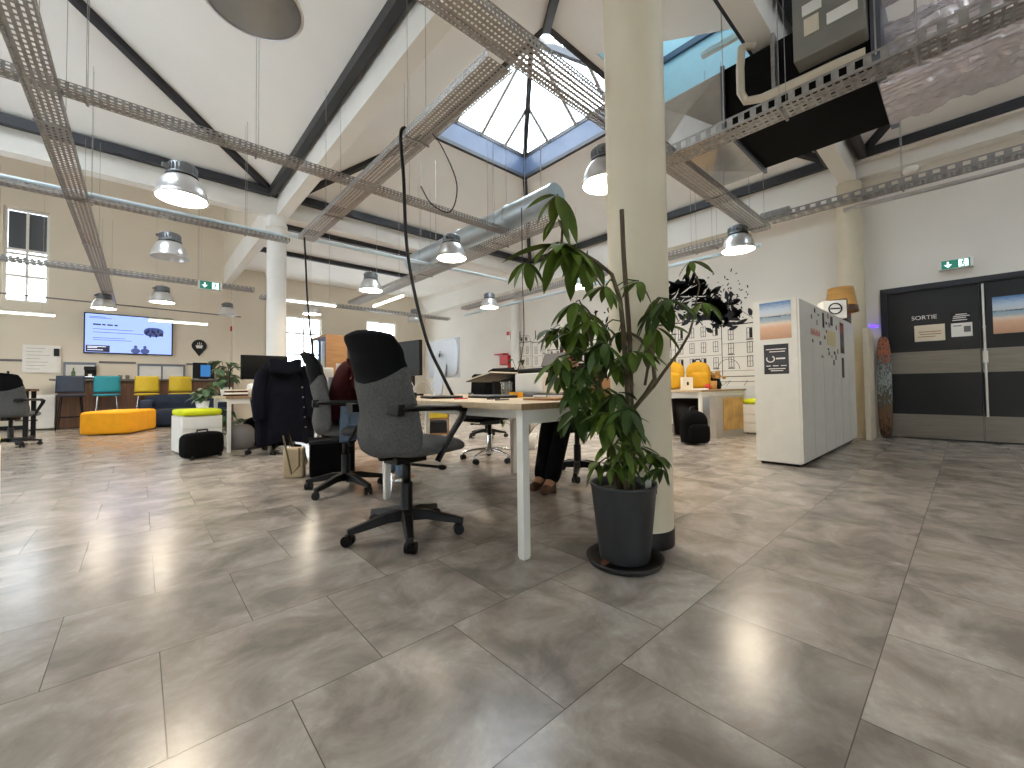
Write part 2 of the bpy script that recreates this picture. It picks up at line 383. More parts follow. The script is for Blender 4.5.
wn = [0]
def window(axis, at, h, cols, rows, blind=0, out=1):
    wn[0] += 1
    a, b, z, Z = h; f = .05; g = G(); p0, p1 = sorted((at + out*.05, at + out*.11))
    def bx(g, u0, u1, w0, w1, q0=p0, q1=p1):
        if axis == 'x': g.box(q0, q1, u0, u1, w0, w1)
        else: g.box(u0, u1, q0, q1, w0, w1)
    bx(g, a, a+f, z, Z); bx(g, b-f, b, z, Z); bx(g, a+f, b-f, z, z+f); bx(g, a+f, b-f, Z-f, Z)
    for i in range(1, cols):
        x = a + (b-a)*i/cols; bx(g, x-.022, x+.022, z+f, Z-f)
    for r in rows:
        y = z + (Z-z)*r
        for i in range(cols):
            bx(g, a + (b-a)*i/cols + (.05 if i == 0 else .022), a + (b-a)*(i+1)/cols - (.05 if i == cols-1 else .022), y-.03, y+.03)
    o = struct('window_%d' % wn[0], g, 'white')
    g = G(); q = (p0+p1)/2; bx(g, a+.02, b-.02, z+.02, Z-.02, q-.004, q+.004)
    build('window_glass', g, 'glass', o)
    if blind:
        g = G(); bx(g, a+f, b-f, z + (Z-z)*blind, Z-f, p1+.02, p1+.04)
        build('outside_blind', g, 'steel_dark', o)
    return o
window('y', YF, W1, 2, (.28, .515, .56), blind=.57)
window('y', YF, W1b, 2, (.28, .515, .56), blind=.57)
window('y', YF, W2, 2, (.28, .68))
window('y', YF, W3, 2, (.28, .68))
for h in WL: window('x', XL, h, 3, (.7,), out=-1)
for h in WN: window('y', YN, h, 4, (.7,), out=-1)

# ---- beams, columns
Z0 = 3.94
def beam(g): return struct('beam', g, 'beam')
beam(G().box(1.79, 1.97, YN, YF, Z0, 4.45))
beam(G().box(XL, 1.79, 8.2, 8.4, Z0, 4.45)); beam(G().box(1.97, XR, 8.2, 8.4, Z0, 4.45))
beam(G().box(XL, 1.79, 1.08, 1.27, Z0, 4.45)); beam(G().box(1.97, XR, 1.08, 1.27, Z0, 4.45))
beam(G().box(8.13, XR, 1.27, 8.2, 3.68, 4.2)); beam(G().box(8.13, XR, 8.4, YF, 3.68, 4.2))
beam(G().box(8.25, XR, YN, 1.08, 4.0, 4.45))
def column(x, y, r, h, m, band):
    g = G().lathe([(r, .0), (r, h)], 40, (x, y, 0))
    o = struct('column', g, m)
    if band:
        build('base_band', G().lathe([(r+.003, .0), (r+.003, .085), (r, .087)], 40, (x, y, 0)), 'black', o)
    return o
column(2.015, 1.195, .157, Z0, 'column', True)
c = column(1.81, 8.3, .155, Z0, 'white_column', False)
build('bracket_collar', G().lathe([(.158, 3.72), (.172, 3.73), (.172, 3.8), (.158, 3.81)], 24, (1.81, 8.3, 0)), 'white_met', c)
column(8.22, 1.175, .16, Z0, 'column', False)
column(8.3, 9.03, .13, 3.68, 'white_column', False)

# ---- roofs
tn = [0]
def trim(g, m='steel_dark'):
    tn[0] += 1
    return struct('trim_%d' % tn[0], g, m)
def bar(g, a, b, w, h):
    a, b = Vector(a), Vector(b); t = (b-a).normalized(); s = t.cross(Vector((0, 0, 1))).normalized(); u = s.cross(t)
    vs = [p + s*i*w/2 + u*j*h/2 for p in (a, b) for i, j in ((-1, -1), (1, -1), (1, 1), (-1, 1))]
    return g.add(vs, [(0, 1, 2, 3), (7, 6, 5, 4), (0, 4, 5, 1), (1, 5, 6, 2), (2, 6, 7, 3), (3, 7, 4, 0)])
def roof_bay(x0, x1, y0, y1, o, z1=5.35, up=.42, apex=6.75, zb=4.36, purl=True, roofwin=None):
    a0, a1, b0, b1 = o
    P = [Vector(p) for p in ((x0, y0, zb), (x1, y0, zb), (x1, y1, zb), (x0, y1, zb))]
    Q = [Vector(p) for p in ((a0, b0, z1), (a1, b0, z1), (a1, b1, z1), (a0, b1, z1))]
    g = G()
    for i in range(4):
        if i == 0 and roofwin:
            xa, xb, t0, t1 = roofwin
            def lr(t): return P[0].lerp(Q[0], t), P[1].lerp(Q[1], t)
            def pt(x, t):
                l, r = lr(t); return l.lerp(r, (x-l.x)/(r.x-l.x))
            g.quad(P[0], P[1], lr(t0)[1], lr(t0)[0]); g.quad(lr(t1)[0], lr(t1)[1], Q[1], Q[0])
            g.quad(lr(t0)[0], pt(xa, t0), pt(xa, t1), lr(t1)[0]); g.quad(pt(xb, t0), lr(t0)[1], lr(t1)[1], pt(xb, t1))
            wn[0] += 1
            K = [pt(xa, t0), pt(xb, t0), pt(xb, t1), pt(xa, t1)]; U = [Vector((k.x, k.y, 6.5)) for k in K]
            sh = G()
            for q in range(4): sh.quad(K[q], K[(q+1) % 4], U[(q+1) % 4], U[q])
            wo = struct('window_%d' % wn[0], sh, 'shaft_blue', solid=.03)
            build('glazing_bar', bar(G(), (xb-.03, K[0].y, 5.86), (xb-.03, K[2].y, 5.86), .06, .09), 'upstand', wo)
            build('white_tube', bar(G(), (5.0, 1.5, 4.78), (5.0, 2.04, 4.80), .06, .06), 'white_met', wo)
            build('window_glass', G().quad(*U), 'glass_dim', wo, solid=.012)
        else: g.quad(P[i], P[(i+1) % 4], Q[(i+1) % 4], Q[i])
    struct('ceiling', g, 'ceil', solid=.03)
    # upstand, glazing, glazing bars
    wn[0] += 1
    up_g = G(); T = [q + Vector((0, 0, up)) for q in Q]
    for i in range(4): up_g.quad(Q[i], Q[(i+1) % 4], T[(i+1) % 4], T[i])
    w = struct('window_%d' % wn[0], up_g, 'upstand', solid=.04)
    A = Vector(((a0+a1)/2, (b0+b1)/2, apex)); gl = G(); br = G(); hip = G()
    for i in range(4):
        p, q = T[i], T[(i+1) % 4]
        gl.add([p, q, A], [(0, 1, 2)]); bar(hip, p, A, .09, .12); bar(hip, p, q, .06, .08)
        for k in (.25, .5, .75):
            e = p.lerp(q, k); top = A if k == .5 else (p if k < .5 else q).lerp(A, .5)
            bar(br, e, top, .06, .06)
    build('window_glass', gl, 'glass', w, solid=.01)
    build('glazing_bar', br, 'galv', w); build('hip_bar', hip, 'steel_dark', w)
    fr = G()
    for i in range(4): bar(fr, Q[i] - Vector((0, 0, .02)), Q[(i+1) % 4] - Vector((0, 0, .02)), .07, .07)
    build('window_frame', fr, 'steel_dark', w)
    for i in range(4):
        n = Vector((0, 0, -.06))
        build('hip_rafter', bar(G(), P[i] + n, Q[i] + n, .09, .11), 'steel_dark', w)
        if purl:
            ce = (P[0]+P[2])/2; d = (P[(i+1) % 4]-P[i]).normalized(); inw = Vector((-d.y, d.x, 0))*.1
            trim(bar(G(), P[i] + n + inw + d*.12, P[(i+1) % 4] + n + inw - d*.12, .1, .13))
roof_bay(1.97, 8.15, 1.27, 8.2, (3.72, 6.1, 3.4, 6.26), roofwin=(4.45, 6.02, .03, .9))
roof_bay(XL+.01, 1.79, 1.27, 8.2, (-2.7, -.64, 3.3, 6.59))
roof_bay(1.97, 8.25, YN, 1.08, (3.8, 6.1, -3.6, -1.0))  # unseen skylight bay behind the camera, opening added to brighten the right side
struct('ceiling', G().box(XL, 1.79, YN, 1.08, 4.42, 4.5), 'ceil')
struct('ceiling', G().box(1.97, XR, 8.4, YF, 4.36, 4.44), 'ceil')
struct('ceiling', G().quad((XL, 8.4, 4.36), (1.79, 8.4, 4.36), (1.79, 12.2, 6.7), (XL, 12.2, 6.7)).quad((XL, 12.2, 6.7), (1.79, 12.2, 6.7), (1.79, YF, 6.7), (XL, YF, 6.7)), 'ceil', solid=.03)
struct('wall_gable', G().box(1.8, 1.95, 8.4, YF, 4.45, 6.9), 'wall_far')
struct('wall_parapet', G().box(8.13, XR, YN, YF, 4.2, 4.62), 'wall')
for y in (9.7, 11.6): trim(G().box(1.97, 6.4, y-.05, y+.05, 4.25, 4.36))
trim(bar(G(), (-5, 8.52, 4.3), (1.7, 8.52, 4.3), .1, .13))
# rail and serving hatches low on the far wall
def dado():
    tn[0] += 1
    return struct('trim_%d' % tn[0], G().box(XL, -1.45, YF-.03, YF, 1.55, 1.6).box(-.76, -.08, YF-.03, YF, 1.55, 1.6).box(.95, 1.3, YF-.03, YF, 1.55, 1.6), 'ink_grey')
dado()
for a, b, n in ((-1.36, -.8, 1), (-.05, .92, 2)):
    wn[0] += 1
    g = G().box(a, b, YF-.05, YF, 1.5, 1.56).box(a, a+.04, YF-.05, YF, 1.15, 1.5).box(b-.04, b, YF-.05, YF, 1.15, 1.5)
    if n == 2: g.box((a+b)/2-.02, (a+b)/2+.02, YF-.05, YF, 1.15, 1.5)
    o = struct('window_%d' % wn[0], g, 'bluegrey')
    build('window_glass', G().box(a+.04, b-.04, YF-.03, YF-.015, 1.15, 1.5), M['dado'], o)
# stub of wall beside the tall window and the pale pier behind the left column
struct('wall_pier', G().box(1.97, 2.75, 14.1, YF, 0, 4.36), 'wall_far')
struct('baseboard_right', G().box(XR-.02, XR, 1.35, YF, 0, .09), 'dado')
struct('baseboard_far', G().box(XL, 1.9, YF-.02, YF, 0, .09), 'black')
# ------------------------------------------------------------------ cable trays
def tray(axis, a0, a1, c, z, w, h, label, pitch=.034, rows=6, hang=(), zt=4.3, ladder=False, m='galv'):
    """perforated tray running along `axis` from a0 to a1, centred on c, floor at z"""
    o = thing('cable_tray', label, 'cable tray', (0, 0, 0), 0, 'perforated cable trays under the roof')
    ln = a1 - a0; n = max(4, int(ln/pitch))
    def p(a, b, zz): return (a, b, zz) if axis == 'x' else (b, a, zz)
    L = Vector(p(ln, 0, 0)); W = Vector(p(0, w, 0))
    g = G().perf(p(a0, c-w/2, z), L, W, n, rows, .62, .42)
    for s in (-1, 1):
        q = c + s*w/2
        g.perf(p(a0, q, z), L, (0, 0, h), n//(2 if ladder else 1), 1 if ladder else 2, .5, .62 if ladder else .45)
        g.quad(p(a0, q, z+h), p(a1, q, z+h), p(a1, q - s*.012, z+h), p(a0, q - s*.012, z+h))
    build('perforated_channel', g, m, o, solid=.0016)
    for a in hang:
        build('hanger_rod', G().tube([p(a, c-w*.42, z), p(a, c-w*.42, zt)], .0022, 6).tube([p(a, c+w*.42, z), p(a, c+w*.42, zt)], .0022, 6).tube([p(a, c-w*.55, z-.008), p(a, c+w*.55, z-.008)], .01, 6), 'galv', o)
    return o
TZ = 2.85
tray('y', -1.0, 13.6, -.51, TZ, .17, .06, 'long perforated steel cable tray at far left running towards the television wall', pitch=.05, rows=5, hang=(4.55, 8.0, 11.5))
tray('x', -4.2, 3.9, 4.15, TZ+.065, .13, .05, 'narrow perforated tray crossing the left half above the first row of lamps', pitch=.04, rows=4, hang=(-.3, .75, 2.2, 3.4))
tray('y', 1.9, 5.95, 1.655, TZ-.005, .2, .06, 'perforated tray running back from the skylight towards the slim white column', pitch=.03, rows=6, hang=(2.95, 4.9))
tray('x', -.6, 6.1, 1.77, TZ, .2, .065, 'perforated tray passing under the skylight behind the big round column', pitch=.028, rows=6, hang=(.6, 2.9, 4.6, 5.9))
tray('y', -2.4, 1.75, 3.47, TZ-.04, .2, .085, 'slotted ladder tray in front of the black air handling unit', pitch=.04, rows=4, hang=(.85, .15, -.6), ladder=True)
tray('y', -2.4, 1.6, 5.86, TZ, .16, .08, 'slotted tray running along the wall above the black exit doors', pitch=.05, rows=4, hang=(.4, -.9), ladder=True)
tray('y', 1.95, 8.6, 6.15, TZ-.03, .2, .07, 'tray continuing along the mural wall beyond the lamp', pitch=.06, rows=4, hang=(2.4, 2.7, 5.0))
tray('x', -4.8, 1.5, 6.2, TZ, .12, .045, 'narrow tray with a white strip above it, left of the slim white column', pitch=.05, rows=3, hang=(-.4, 1.0))
tray('x', -4.9, 1.7, 9.68, TZ-.02, .2, .07, 'double tray crossing in front of the tall far left window', pitch=.07, rows=4, hang=(-1.6, .8))
tray('y', 3.2, 9.4, 3.62, TZ-.08, .26, .06, 'wide tray below the silver round duct', pitch=.05, rows=5, hang=(4.2, 6.2))
tray('x', 1.7, 6.0, 9.1, TZ-.25, .16, .06, 'tray over the far desks beyond the slim white column', pitch=.08, rows=3, hang=(2.6, 4.9))
tag(build('white_conduit', G().tube([(-4.8, 6.2, TZ+.075), (1.45, 6.2, TZ+.075)], .026, 10).tube([(1.45, 6.0, TZ+.04), (5.2, 5.86, TZ+.02)], .026, 10), 'pale_blue_tube'), 'white pipe lying along the narrow tray and on past the slim column', 'conduit')
tag(build('white_conduit', G().tube([(6.45, 1.9, 2.78), (6.45, 9, 2.78)], .03, 10), 'pale_blue_tube'), 'bright grey conduit under the tray along the mural wall', 'conduit')
tag(build('white_conduit', G().tube([(5.98, -2.4, 2.8), (5.98, .0, 2.8), (5.94, .9, 2.8)], .022, 10), 'galv_light'), 'shiny conduit under the tray above the exit doors', 'conduit')
tag(build('junction_box', G().box(6.05, 6.2, 1.45, 1.78, 2.98, 3.08), 'galv', bevel=.012), 'small grey box sitting on the tray beside the right column', 'box')
tag(build('heat_detector', G().lathe([(.0, .0), (.045, .003), (.06, .02), (.06, .05), (.04, .06)], 16, (5.72, .33, 2.93)), 'white'), 'round white detector on the tray above the exit doors', 'detector')
# silver duct
o = thing('round_duct', 'silver round air duct hanging beyond the skylight', 'duct')
g = G()
for a, b in ((3.3, 4.15), (4.15, 5.3), (5.3, 6.9)):
    g.tube([(3.75, a, 3.16), (3.75, b, 3.16)], .155, 24)
build('pipe', g, 'duct', o)
for y in (4.15, 5.3): build('joint_collar', G().lathe([(.157, -.02), (.168, -.015), (.168, .015), (.157, .02)], 24, (0, 0, 0)), 'duct', o).matrix_local = Matrix.Translation((3.75, y, 3.16)) @ Matrix.Rotation(PI/2, 4, 'X')
for y in (3.7, 6.3): build('hanger_rod', G().tube([(3.9, y, 3.16), (3.9, y, 4.9)], .005, 6).tube([(3.6, y, 3.16), (3.6, y, 4.9)], .005, 6), 'galv_light', o)

# ------------------------------------------------------------------ lamps
def lamp(x, y, label, zr=2.56, on=True, scale=1.0):
    o = thing('pendant_lamp', label, 'lamp', (x, y, zr), rad(200), 'aluminium high bay lamps')
    s = scale
    pr = [(.192, 0), (.205, .002), (.205, .01), (.19, .016), (.186, .05), (.174, .1), (.152, .15), (.124, .19), (.105, .205)]
    inn = [(r-.006, z) for r, z in pr[3:]]
    build('reflector', G().lathe([(r*s, z*s) for r, z in pr] + [(r*s, z*s) for r, z in inn[::-1]] + [(.186*s, .004*s)], 36), 'alu', o)
    g = G()
    g.lathe([(.0, .205*s), (.118*s, .205*s), (.118*s, .225*s), (.108*s, .23*s), (.108*s, .30*s), (.098*s, .315*s), (0, .315*s)], 32)
    for k in range(24):
        a = 2*PI*k/24
        g.cbox((.11*s*math.cos(a), .11*s*math.sin(a), .265*s), (.012*s, .005*s, .065*s), a)
    build('ballast_housing', g, 'alu_grey', o)
    build('knob', G().tube([(.11*s, 0, .26*s), (.15*s, 0, .26*s)], .02*s, 10), 'alu_grey', o)
    build('seal_ring', G().lathe([(.109*s, .196*s), (.122*s, .198*s), (.122*s, .206*s), (.109*s, .208*s)], 32), 'black', o)
    build('lens', G().lathe([(.0, .024*s), (.12*s, .02*s), (.183*s, .018*s)] if on else [(0, .15*s), (.03*s, .152*s), (.05*s, .17*s), (.05*s, .2*s)], 32), 'lens' if on else 'white', o)
    build('hook', G().tube([(0, 0, .315*s), (.02, 0, .335*s), (0, .0, .36*s), (-.02, 0, .335*s), (0, 0, .315*s)], .005, 6).tube([(0, 0, .355*s), (0, 0, TZ-zr+.02)], .004, 6), 'galv_light', o)
    return o
lamp(.36, 2.1, 'lamp at the top edge of the photo, its round underside cut off', on=False)
lamp(.267, 4.72, 'large lit lamp hanging in front of the dark roof beam on the left')
lamp(.275, 6.9, 'unlit looking lamp seen from the side, under the largest left lamp', on=False)
lamp(-.57, 12.0, 'small lit lamp in front of the left end of the television')
lamp(.307, 10.5, 'small lit lamp over the right half of the television')
lamp(3.09, 4.6, 'lit lamp hanging left of the leaning tips of the plant, below the round duct')
lamp(3.02, 7.04, 'lit lamp midway between the slim white column and the hanging black cable')
lamp(5.64, 6.95, 'small lit lamp just left of the drooping plant leaves')
lamp(2.96, 2.05, 'lit lamp half hidden behind the big round column')
lamp(5.74, 1.95, 'warm lit lamp to the right of the big round column')
lamp(5.68, 4.55, 'lit lamp partly covered by the leaves of the plant')
lamp(2.93, 10.1, 'small lit lamp in front of the window behind the wooden cabinet')
lamp(5.3, 9.6, 'far unlit lamp above the silver computer', on=False)
lamp(1.49, 11.4, 'far dim lamp above the black teardrop sign', on=False, scale=.9)
def led(a, b, label, zt=4.36):
    o = thing('strip_light', label, 'strip light', (0, 0, 0), 0, 'slim white strip lights')
    a, b = Vector(a), Vector(b)
    g = G(); g.tube([a + Vector((0, 0, .035)), b + Vector((0, 0, .035))], .03, 4, smooth=False); build('body', g, 'white_met', o)
    g = G(); g.tube([a, b], .022, 8); build('diffuser', g, 'led', o)
    g = G()
    for q in (a.lerp(b, .12), a.lerp(b, .88)): g.tube([q + Vector((0, 0, .04)), (q.x, q.y, zt)], .003, 5)
    build('suspension_wire', g, 'galv_light', o)
led((-2.9, 13.3, 2.5), (-1.39, 13.3, 2.5), 'lit strip light at the far left edge left of the television', 6.66)
led((.14, 13.0, 2.52), (1.27, 13.0, 2.52), 'lit strip light crossing the right end of the television', 6.66)
led((1.95, 8.75, 2.55), (3.0, 8.75, 2.55), 'lit strip light right of the slim white column')
led((3.62, 8.3, 2.55), (3.62, 7.0, 2.55), 'lit strip light pointing away above the far desks')

# ------------------------------------------------------------------ air handling
o = thing('air_handling_unit', 'black ceiling air handling unit with silver hood at upper right', 'air conditioning unit')
build('casing', G().box(4.2, 5.37, .43, 1.53, 3.33, 3.9), 'black_mat', o, bevel=.01)
h = G()
def cross_face(g, a, b, c, d, lift):
    ctr = (Vector(a)+Vector(b)+Vector(c)+Vector(d))/4 + Vector(lift)
    g.add([a, b, c, d, ctr], [(0, 1, 4), (1, 2, 4), (2, 3, 4), (3, 0, 4)])
x0, x1, ya, yb, zb, zt = 4.18, 5.39, 1.53, 2.2, 3.31, 3.88
cross_face(h, (x0, ya, zb), (x0, yb, zb), (x0, yb, zt), (x0, ya, zt), (-.07, 0, 0))
cross_face(h, (x0, ya, zb), (x1, ya, zb), (x1, yb, zb), (x0, yb, zb), (0, 0, -.07))
cross_face(h, (x1, ya, zb), (x1, yb, zb), (x1, yb, zt), (x1, ya, zt), (.05, 0, 0))
cross_face(h, (x0, yb, zb), (x1, yb, zb), (x1, yb, zt), (x0, yb, zt), (0, .03, 0))
cross_face(h, (x0, ya, zt), (x1, ya, zt), (x1, yb, zt), (x0, yb, zt), (0, 0, .04))
build('sheet_metal_hood', h, 'hood', o)
build('flange', G().box(4.16, 5.41, 1.5, 1.53, 3.29, 3.325).box(4.16, 4.195, 1.5, 1.53, 3.325, 3.92).box(5.375, 5.41, 1.5, 1.53, 3.325, 3.92), 'bluegrey', o)
build('end_plate', G().box(4.16, 5.41, .37, .43, 3.29, 3.92), 'bluegrey', o)
p = build('access_panel', G().box(4.02, 4.2, .44, .9, 3.5, 4.06), 'panel_grey', o, bevel=.01)
build('rating_label', G().box(4.012, 4.02, .7, .83, 3.84, 3.93), 'paper', p)
build('rating_label', G().box(4.012, 4.02, .72, .82, 3.67, 3.81), 'paper_cream', p)
build('rating_label', G().box(4.012, 4.02, .48, .67, 3.67, 3.76), 'paper', p)
build('hanger_bracket', G().box(4.12, 4.2, 1.06, 1.09, 3.4, 3.93), 'galv', o)
build('hanger_rod', G().tube([(4.14, 1.5, 3.33), (4.14, 1.5, 4.9)], .005, 6), 'galv_light', o)
build('hanger_rod', G().tube([(4.14, .4, 3.33), (4.14, .4, 4.45)], .005, 6), 'galv_light', o)
build('drain_pipe', G().tube([(4.14, 1.22, 3.92), (4.1, 1.27, 3.93), (4.05, 1.3, 3.9), (4.03, 1.31, 3.7), (4.03, 1.31, 3.48), (4.03, 1.27, 3.38), (4.03, 1.15, 3.34), (4.03, .6, 3.33), (4.05, .45, 3.33)], .034, 12), 'beige_tube', o)
def foil(label, cx, cz, rx, rz, y0, y1, seed):
    g = G()
    def f(u, v):
        a = 2*PI*u; y = y0 + (y1-y0)*v
        q = Vector((math.cos(a)*2.2+seed, v*3, math.sin(a)*2.2))
        q2 = Vector((math.cos(a)*9+seed, v*14 + math.sin(a)*4, math.sin(a)*9))
        k = 1 + .16*noise.noise(q) + .20*abs(noise.noise(q2*.8)) + .12*abs(noise.noise(q2*1.9))
        c, s = math.cos(a), math.sin(a)
        return Vector((cx + rx*k*math.copysign(abs(c)**.7, c), y, cz + .1*v + rz*k*math.copysign(abs(s)**.7, s)))
    g.grid(f, 110, 190, smooth=False, closed_u=True)
    return tag(build('flexible_duct', g, 'foil'), label, 'duct', 'crinkled foil ducts')
foil('lower crinkled foil duct leaving the black air unit', 4.85, 3.5, .46, .24, .42, -2.2, 1.3)
foil('upper crinkled foil duct above the slotted tray', 4.25, 4.02, .19, .19, .42, -2.2, 5.1)

# ------------------------------------------------------------------ hanging cables
def cable(label, pts, r=.012, m='black'):
    V = [Vector(p) for p in pts]; out = []
    for i in range(len(V)-1):
        a, b = V[max(i-1, 0)], V[min(i+2, len(V)-1)]
        for k in range(6):
            t = k/6; p1, p2 = V[i], V[i+1]
            out.append(.5*((2*p1) + (p2-a)*t + (2*a-5*p1+4*p2-b)*t*t + (3*p1-a-3*p2+b)*t**3))
    out.append(V[-1])
    return tag(build('cable', G().tube(out, r, 6), m), label, 'cable')
cable('thick black cable dropping from the tray to the desk beside the silver computer', [(1.57, 2.98, 2.93), (1.53, 2.99, 2.86), (1.545, 2.97, 2.5), (1.6, 3.03, 2.0), (1.66, 3.01, 1.6), (1.74, 2.95, 1.2), (1.84, 2.9, .95), (1.92, 2.86, .765)], .014)
cable('second black cable hanging from the tray end right of the slim column', [(1.6, 5.85, 2.88), (1.62, 5.85, 2.5), (1.64, 5.84, 2.0), (1.7, 5.8, 1.3), (1.8, 5.7, .78)], .012)
cable('thin looped grey cable hanging from the tray under the skylight', [(1.7, 2.8, 2.86), (1.74, 2.7, 2.7), (1.8, 2.6, 2.4), (1.78, 2.66, 2.2), (1.7, 2.8, 2.28), (1.66, 2.9, 2.45)], .005)
cable('thin dark cable hanging down behind the plant', [(3.1, 3.24, 2.8), (3.1, 3.24, 2.0), (3.1, 3.24, 1.3), (2.7, 3.0, .78)], .005)
tag(build('steel_wire', G().tube([(-4.9, 11.8, 2.7), (1.9, 12.4, 2.7)], .014, 6), 'ink_grey'), 'thin dark pipe crossing above the television', 'pipe')
# ------------------------------------------------------------------ office chairs
def lerp_tab(tab, z):
    if z <= tab[0][0]: return tab[0][1]
    for (a, p), (b, q) in zip(tab, tab[1:]):
        if z <= b: 
            t = (z-a)/(b-a); t = t*t*(3-2*t)
            return p + (q-p)*t
    return tab[-1][1]
WTAB = [(.46, .255), (.58, .272), (.72, .247), (.88, .236), (1.0, .224), (1.14, .198)]
XTAB = [(.46, -.20), (.58, -.218), (.70, -.205), (.88, -.235), (1.0, -.262), (1.14, -.31)]
def back_shell(zlo, zhi, close_lo, close_hi, th=.034):
    """zlo, zhi: functions of y/w giving the lower and upper border"""
    g = G(); NV = 18
    def f(u, v):
        a = 2*PI*u; ca, sa = math.cos(a), math.sin(a)
        yy = math.copysign(abs(ca)**.55, ca); xx = math.copysign(abs(sa)**.75, sa)
        z = zlo(yy) + (zhi(yy)-zlo(yy))*v
        k = 1.
        e = .12
        if close_lo and v < e: k = math.sqrt(max(0, 1-(1-v/e)**2))
        if close_hi and v > 1-e: k = math.sqrt(max(0, 1-((v-1+e)/e)**2))
        w = lerp_tab(WTAB, z)
        wy = w*yy*(.82+.18*k)
        return Vector((lerp_tab(XTAB, z) + th*xx*(k*.96+.04) + .07*(wy/.22)**2, wy, z))
    g.grid(f, 40, NV, closed_u=True)
    return g
def star_base(o, chrome, ang, r=.31):
    bm = 'chrome' if chrome else 'black'
    g = G()
    g.lathe([(.0, .075), (.04, .075), (.05, .09), (.05, .13), (.034, .15), (.034, .29), (.028, .295), (.0, .295)], 20)
    for k in range(5):
        a = ang + 2*PI*k/5; c, s = math.cos(a), math.sin(a)
        if chrome:
            g.tube([(.03*c, .03*s, .13), (.16*c, .16*s, .12), (.25*c, .25*s, .1), (r*c, r*s, .085), (r*c, r*s, .06)], [.018, .015, .013, .012, .01], 8)
        else:
            P = []
            for q, w, zt, h in ((.03, .036, .145, .06), (.12, .03, .138, .05), (.22, .026, .112, .04), (r+.015, .02, .088, .028)):
                for i in (-1, 1):
                    P += [(q*c - i*w*s, q*s + i*w*c, zt-h), (q*c - i*w*.7*s, q*s + i*w*.7*c, zt)]
            fs = []
            for q in range(3):
                b = q*4
                fs += [(b, b+4, b+5, b+1), (b+2, b+3, b+7, b+6), (b+1, b+5, b+7, b+3), (b, b+2, b+6, b+4)]
            fs += [(0, 1, 3, 2), (12, 14, 15, 13)]
            g.add(P, fs)
    build('star_base', g, bm, o, bevel=.004)
    build('gas_column', G().lathe([(.0, .28), (.024, .28), (.024, .42), (.0, .42)], 16), 'black' if not chrome else 'black', o)
    for k in range(5):
        a = ang + 2*PI*k/5; c, s = math.cos(a), math.sin(a)
        g = G(); b = a + 1.1 + k*.7; ax = Vector((math.cos(b), math.sin(b), 0))
        ctr = Vector((r*c, r*s, .029)) + Vector((-ax.y, ax.x, 0))*.012
        for i in (-1, 1): g.tube([ctr + ax*i*.008, ctr + ax*i*.027], .029, 16, smooth=False)
        g.tube([(r*c, r*s, .03), (r*c, r*s, .085)], .009, 8)
        g.ell(ctr + Vector((0, 0, .012)), (.022, .022, .026), 10, 6)
        build('caster', g, 'black', o)
def chair(name, label, loc, head, ang=.3, chrome=False, low=False, group='grey high back office chairs', seatm='seat_fab', backm='grey_fab', headm='dark_fab', lift=0.):
    o = thing(name, label, 'chair', (loc[0], loc[1], 0), head, group)
    star_base(o, chrome, ang - head)
    build('tilt_mechanism', G().box(-.11, .1, -.06, .06, .41, .46).tube([(.0, -.05, .4), (.03, -.24, .4)], .009, 8).ell((.035, -.26, .4), (.02, .03, .014)).tube([(-.1, 0, .44), (-.17, 0, .445), (-.185, 0, .5)], .022, 8, flat=.5), 'black', o, bevel=.006)
    g = G()
    def f(u, v):
        a = 2*PI*u; k = math.sin(PI*v)**.35 if 0 < v < 1 else 0
        ca, sa = math.cos(a), math.sin(a); p = .5
        x = math.copysign(abs(ca)**p, ca)*.245*(.0+k) + .06; y = math.copysign(abs(sa)**p, sa)*.245*k
        z = .5 - .045*math.cos(PI*v) 
        z -= .03*max(0, (x-.2)/.1)**2 if x > .2 else 0
        return Vector((x, y, z))
    g.grid(f, 40, 14, closed_u=True)
    build('seat', g, seatm, o)
    if not low:
        sp = lambda y: .855 + .085*y*y
        build('backrest', back_shell(lambda y: .46 + .03*y*y, sp, True, False), backm, o)
        build('headrest', back_shell(sp, lambda y: 1.135 - .02*y*y, False, True, .035), headm, o)
    else:
        build('backrest', back_shell(lambda y: .5, lambda y: 1.06, True, True, .03), backm, o)
    for s in (-1, 1):
        g = G()
        y = s*.265
        g.tube([(-.205, s*.2, .72), (-.18, s*.245, .725), (-.08, y, .728), (.14, y, .722), (.2, y, .705), (.19, y, .67), (.1, s*.255, .56), (.03, s*.23, .43)], [.02, .028, .034, .036, .032, .026, .022, .022], 10, flat=.55)
        g.add([(-.245, s*.15, .70), (-.232, s*.235, .69), (-.232, s*.24, .75), (-.242, s*.16, .745), (-.2, s*.15, .70), (-.19, s*.235, .69), (-.19, s*.24, .75), (-.2, s*.16, .745)], [(0, 1, 2, 3), (4, 5, 6, 7), (0, 1, 5, 4), (1, 2, 6, 5), (2, 3, 7, 6), (3, 0, 4, 7)])
        build('armrest', g, 'black', o, bevel=.003)
    return o
rad = math.radians
chair('office_chair', 'grey office chair with charcoal headrest in the middle, back turned to the camera', (1.14, 2.175), rad(10), rad(245))
chair('office_chair', 'grey office chair the person in dark red sits on', (1.27, 3.47), rad(-20), rad(282))
chair('office_chair', 'grey office chair cut off by the left edge near the counter', (-1.47, 9.9), rad(70), rad(300))
chair('office_chair', 'office chair under the long navy coat', (1.36, 6.22), rad(82), rad(250))
chair('office_chair', 'black chair with chrome base under the desk', (2.97, 3.68), rad(185), rad(200), chrome=True, low=True, group='black office chairs', seatm='black_soft', backm='black_soft')
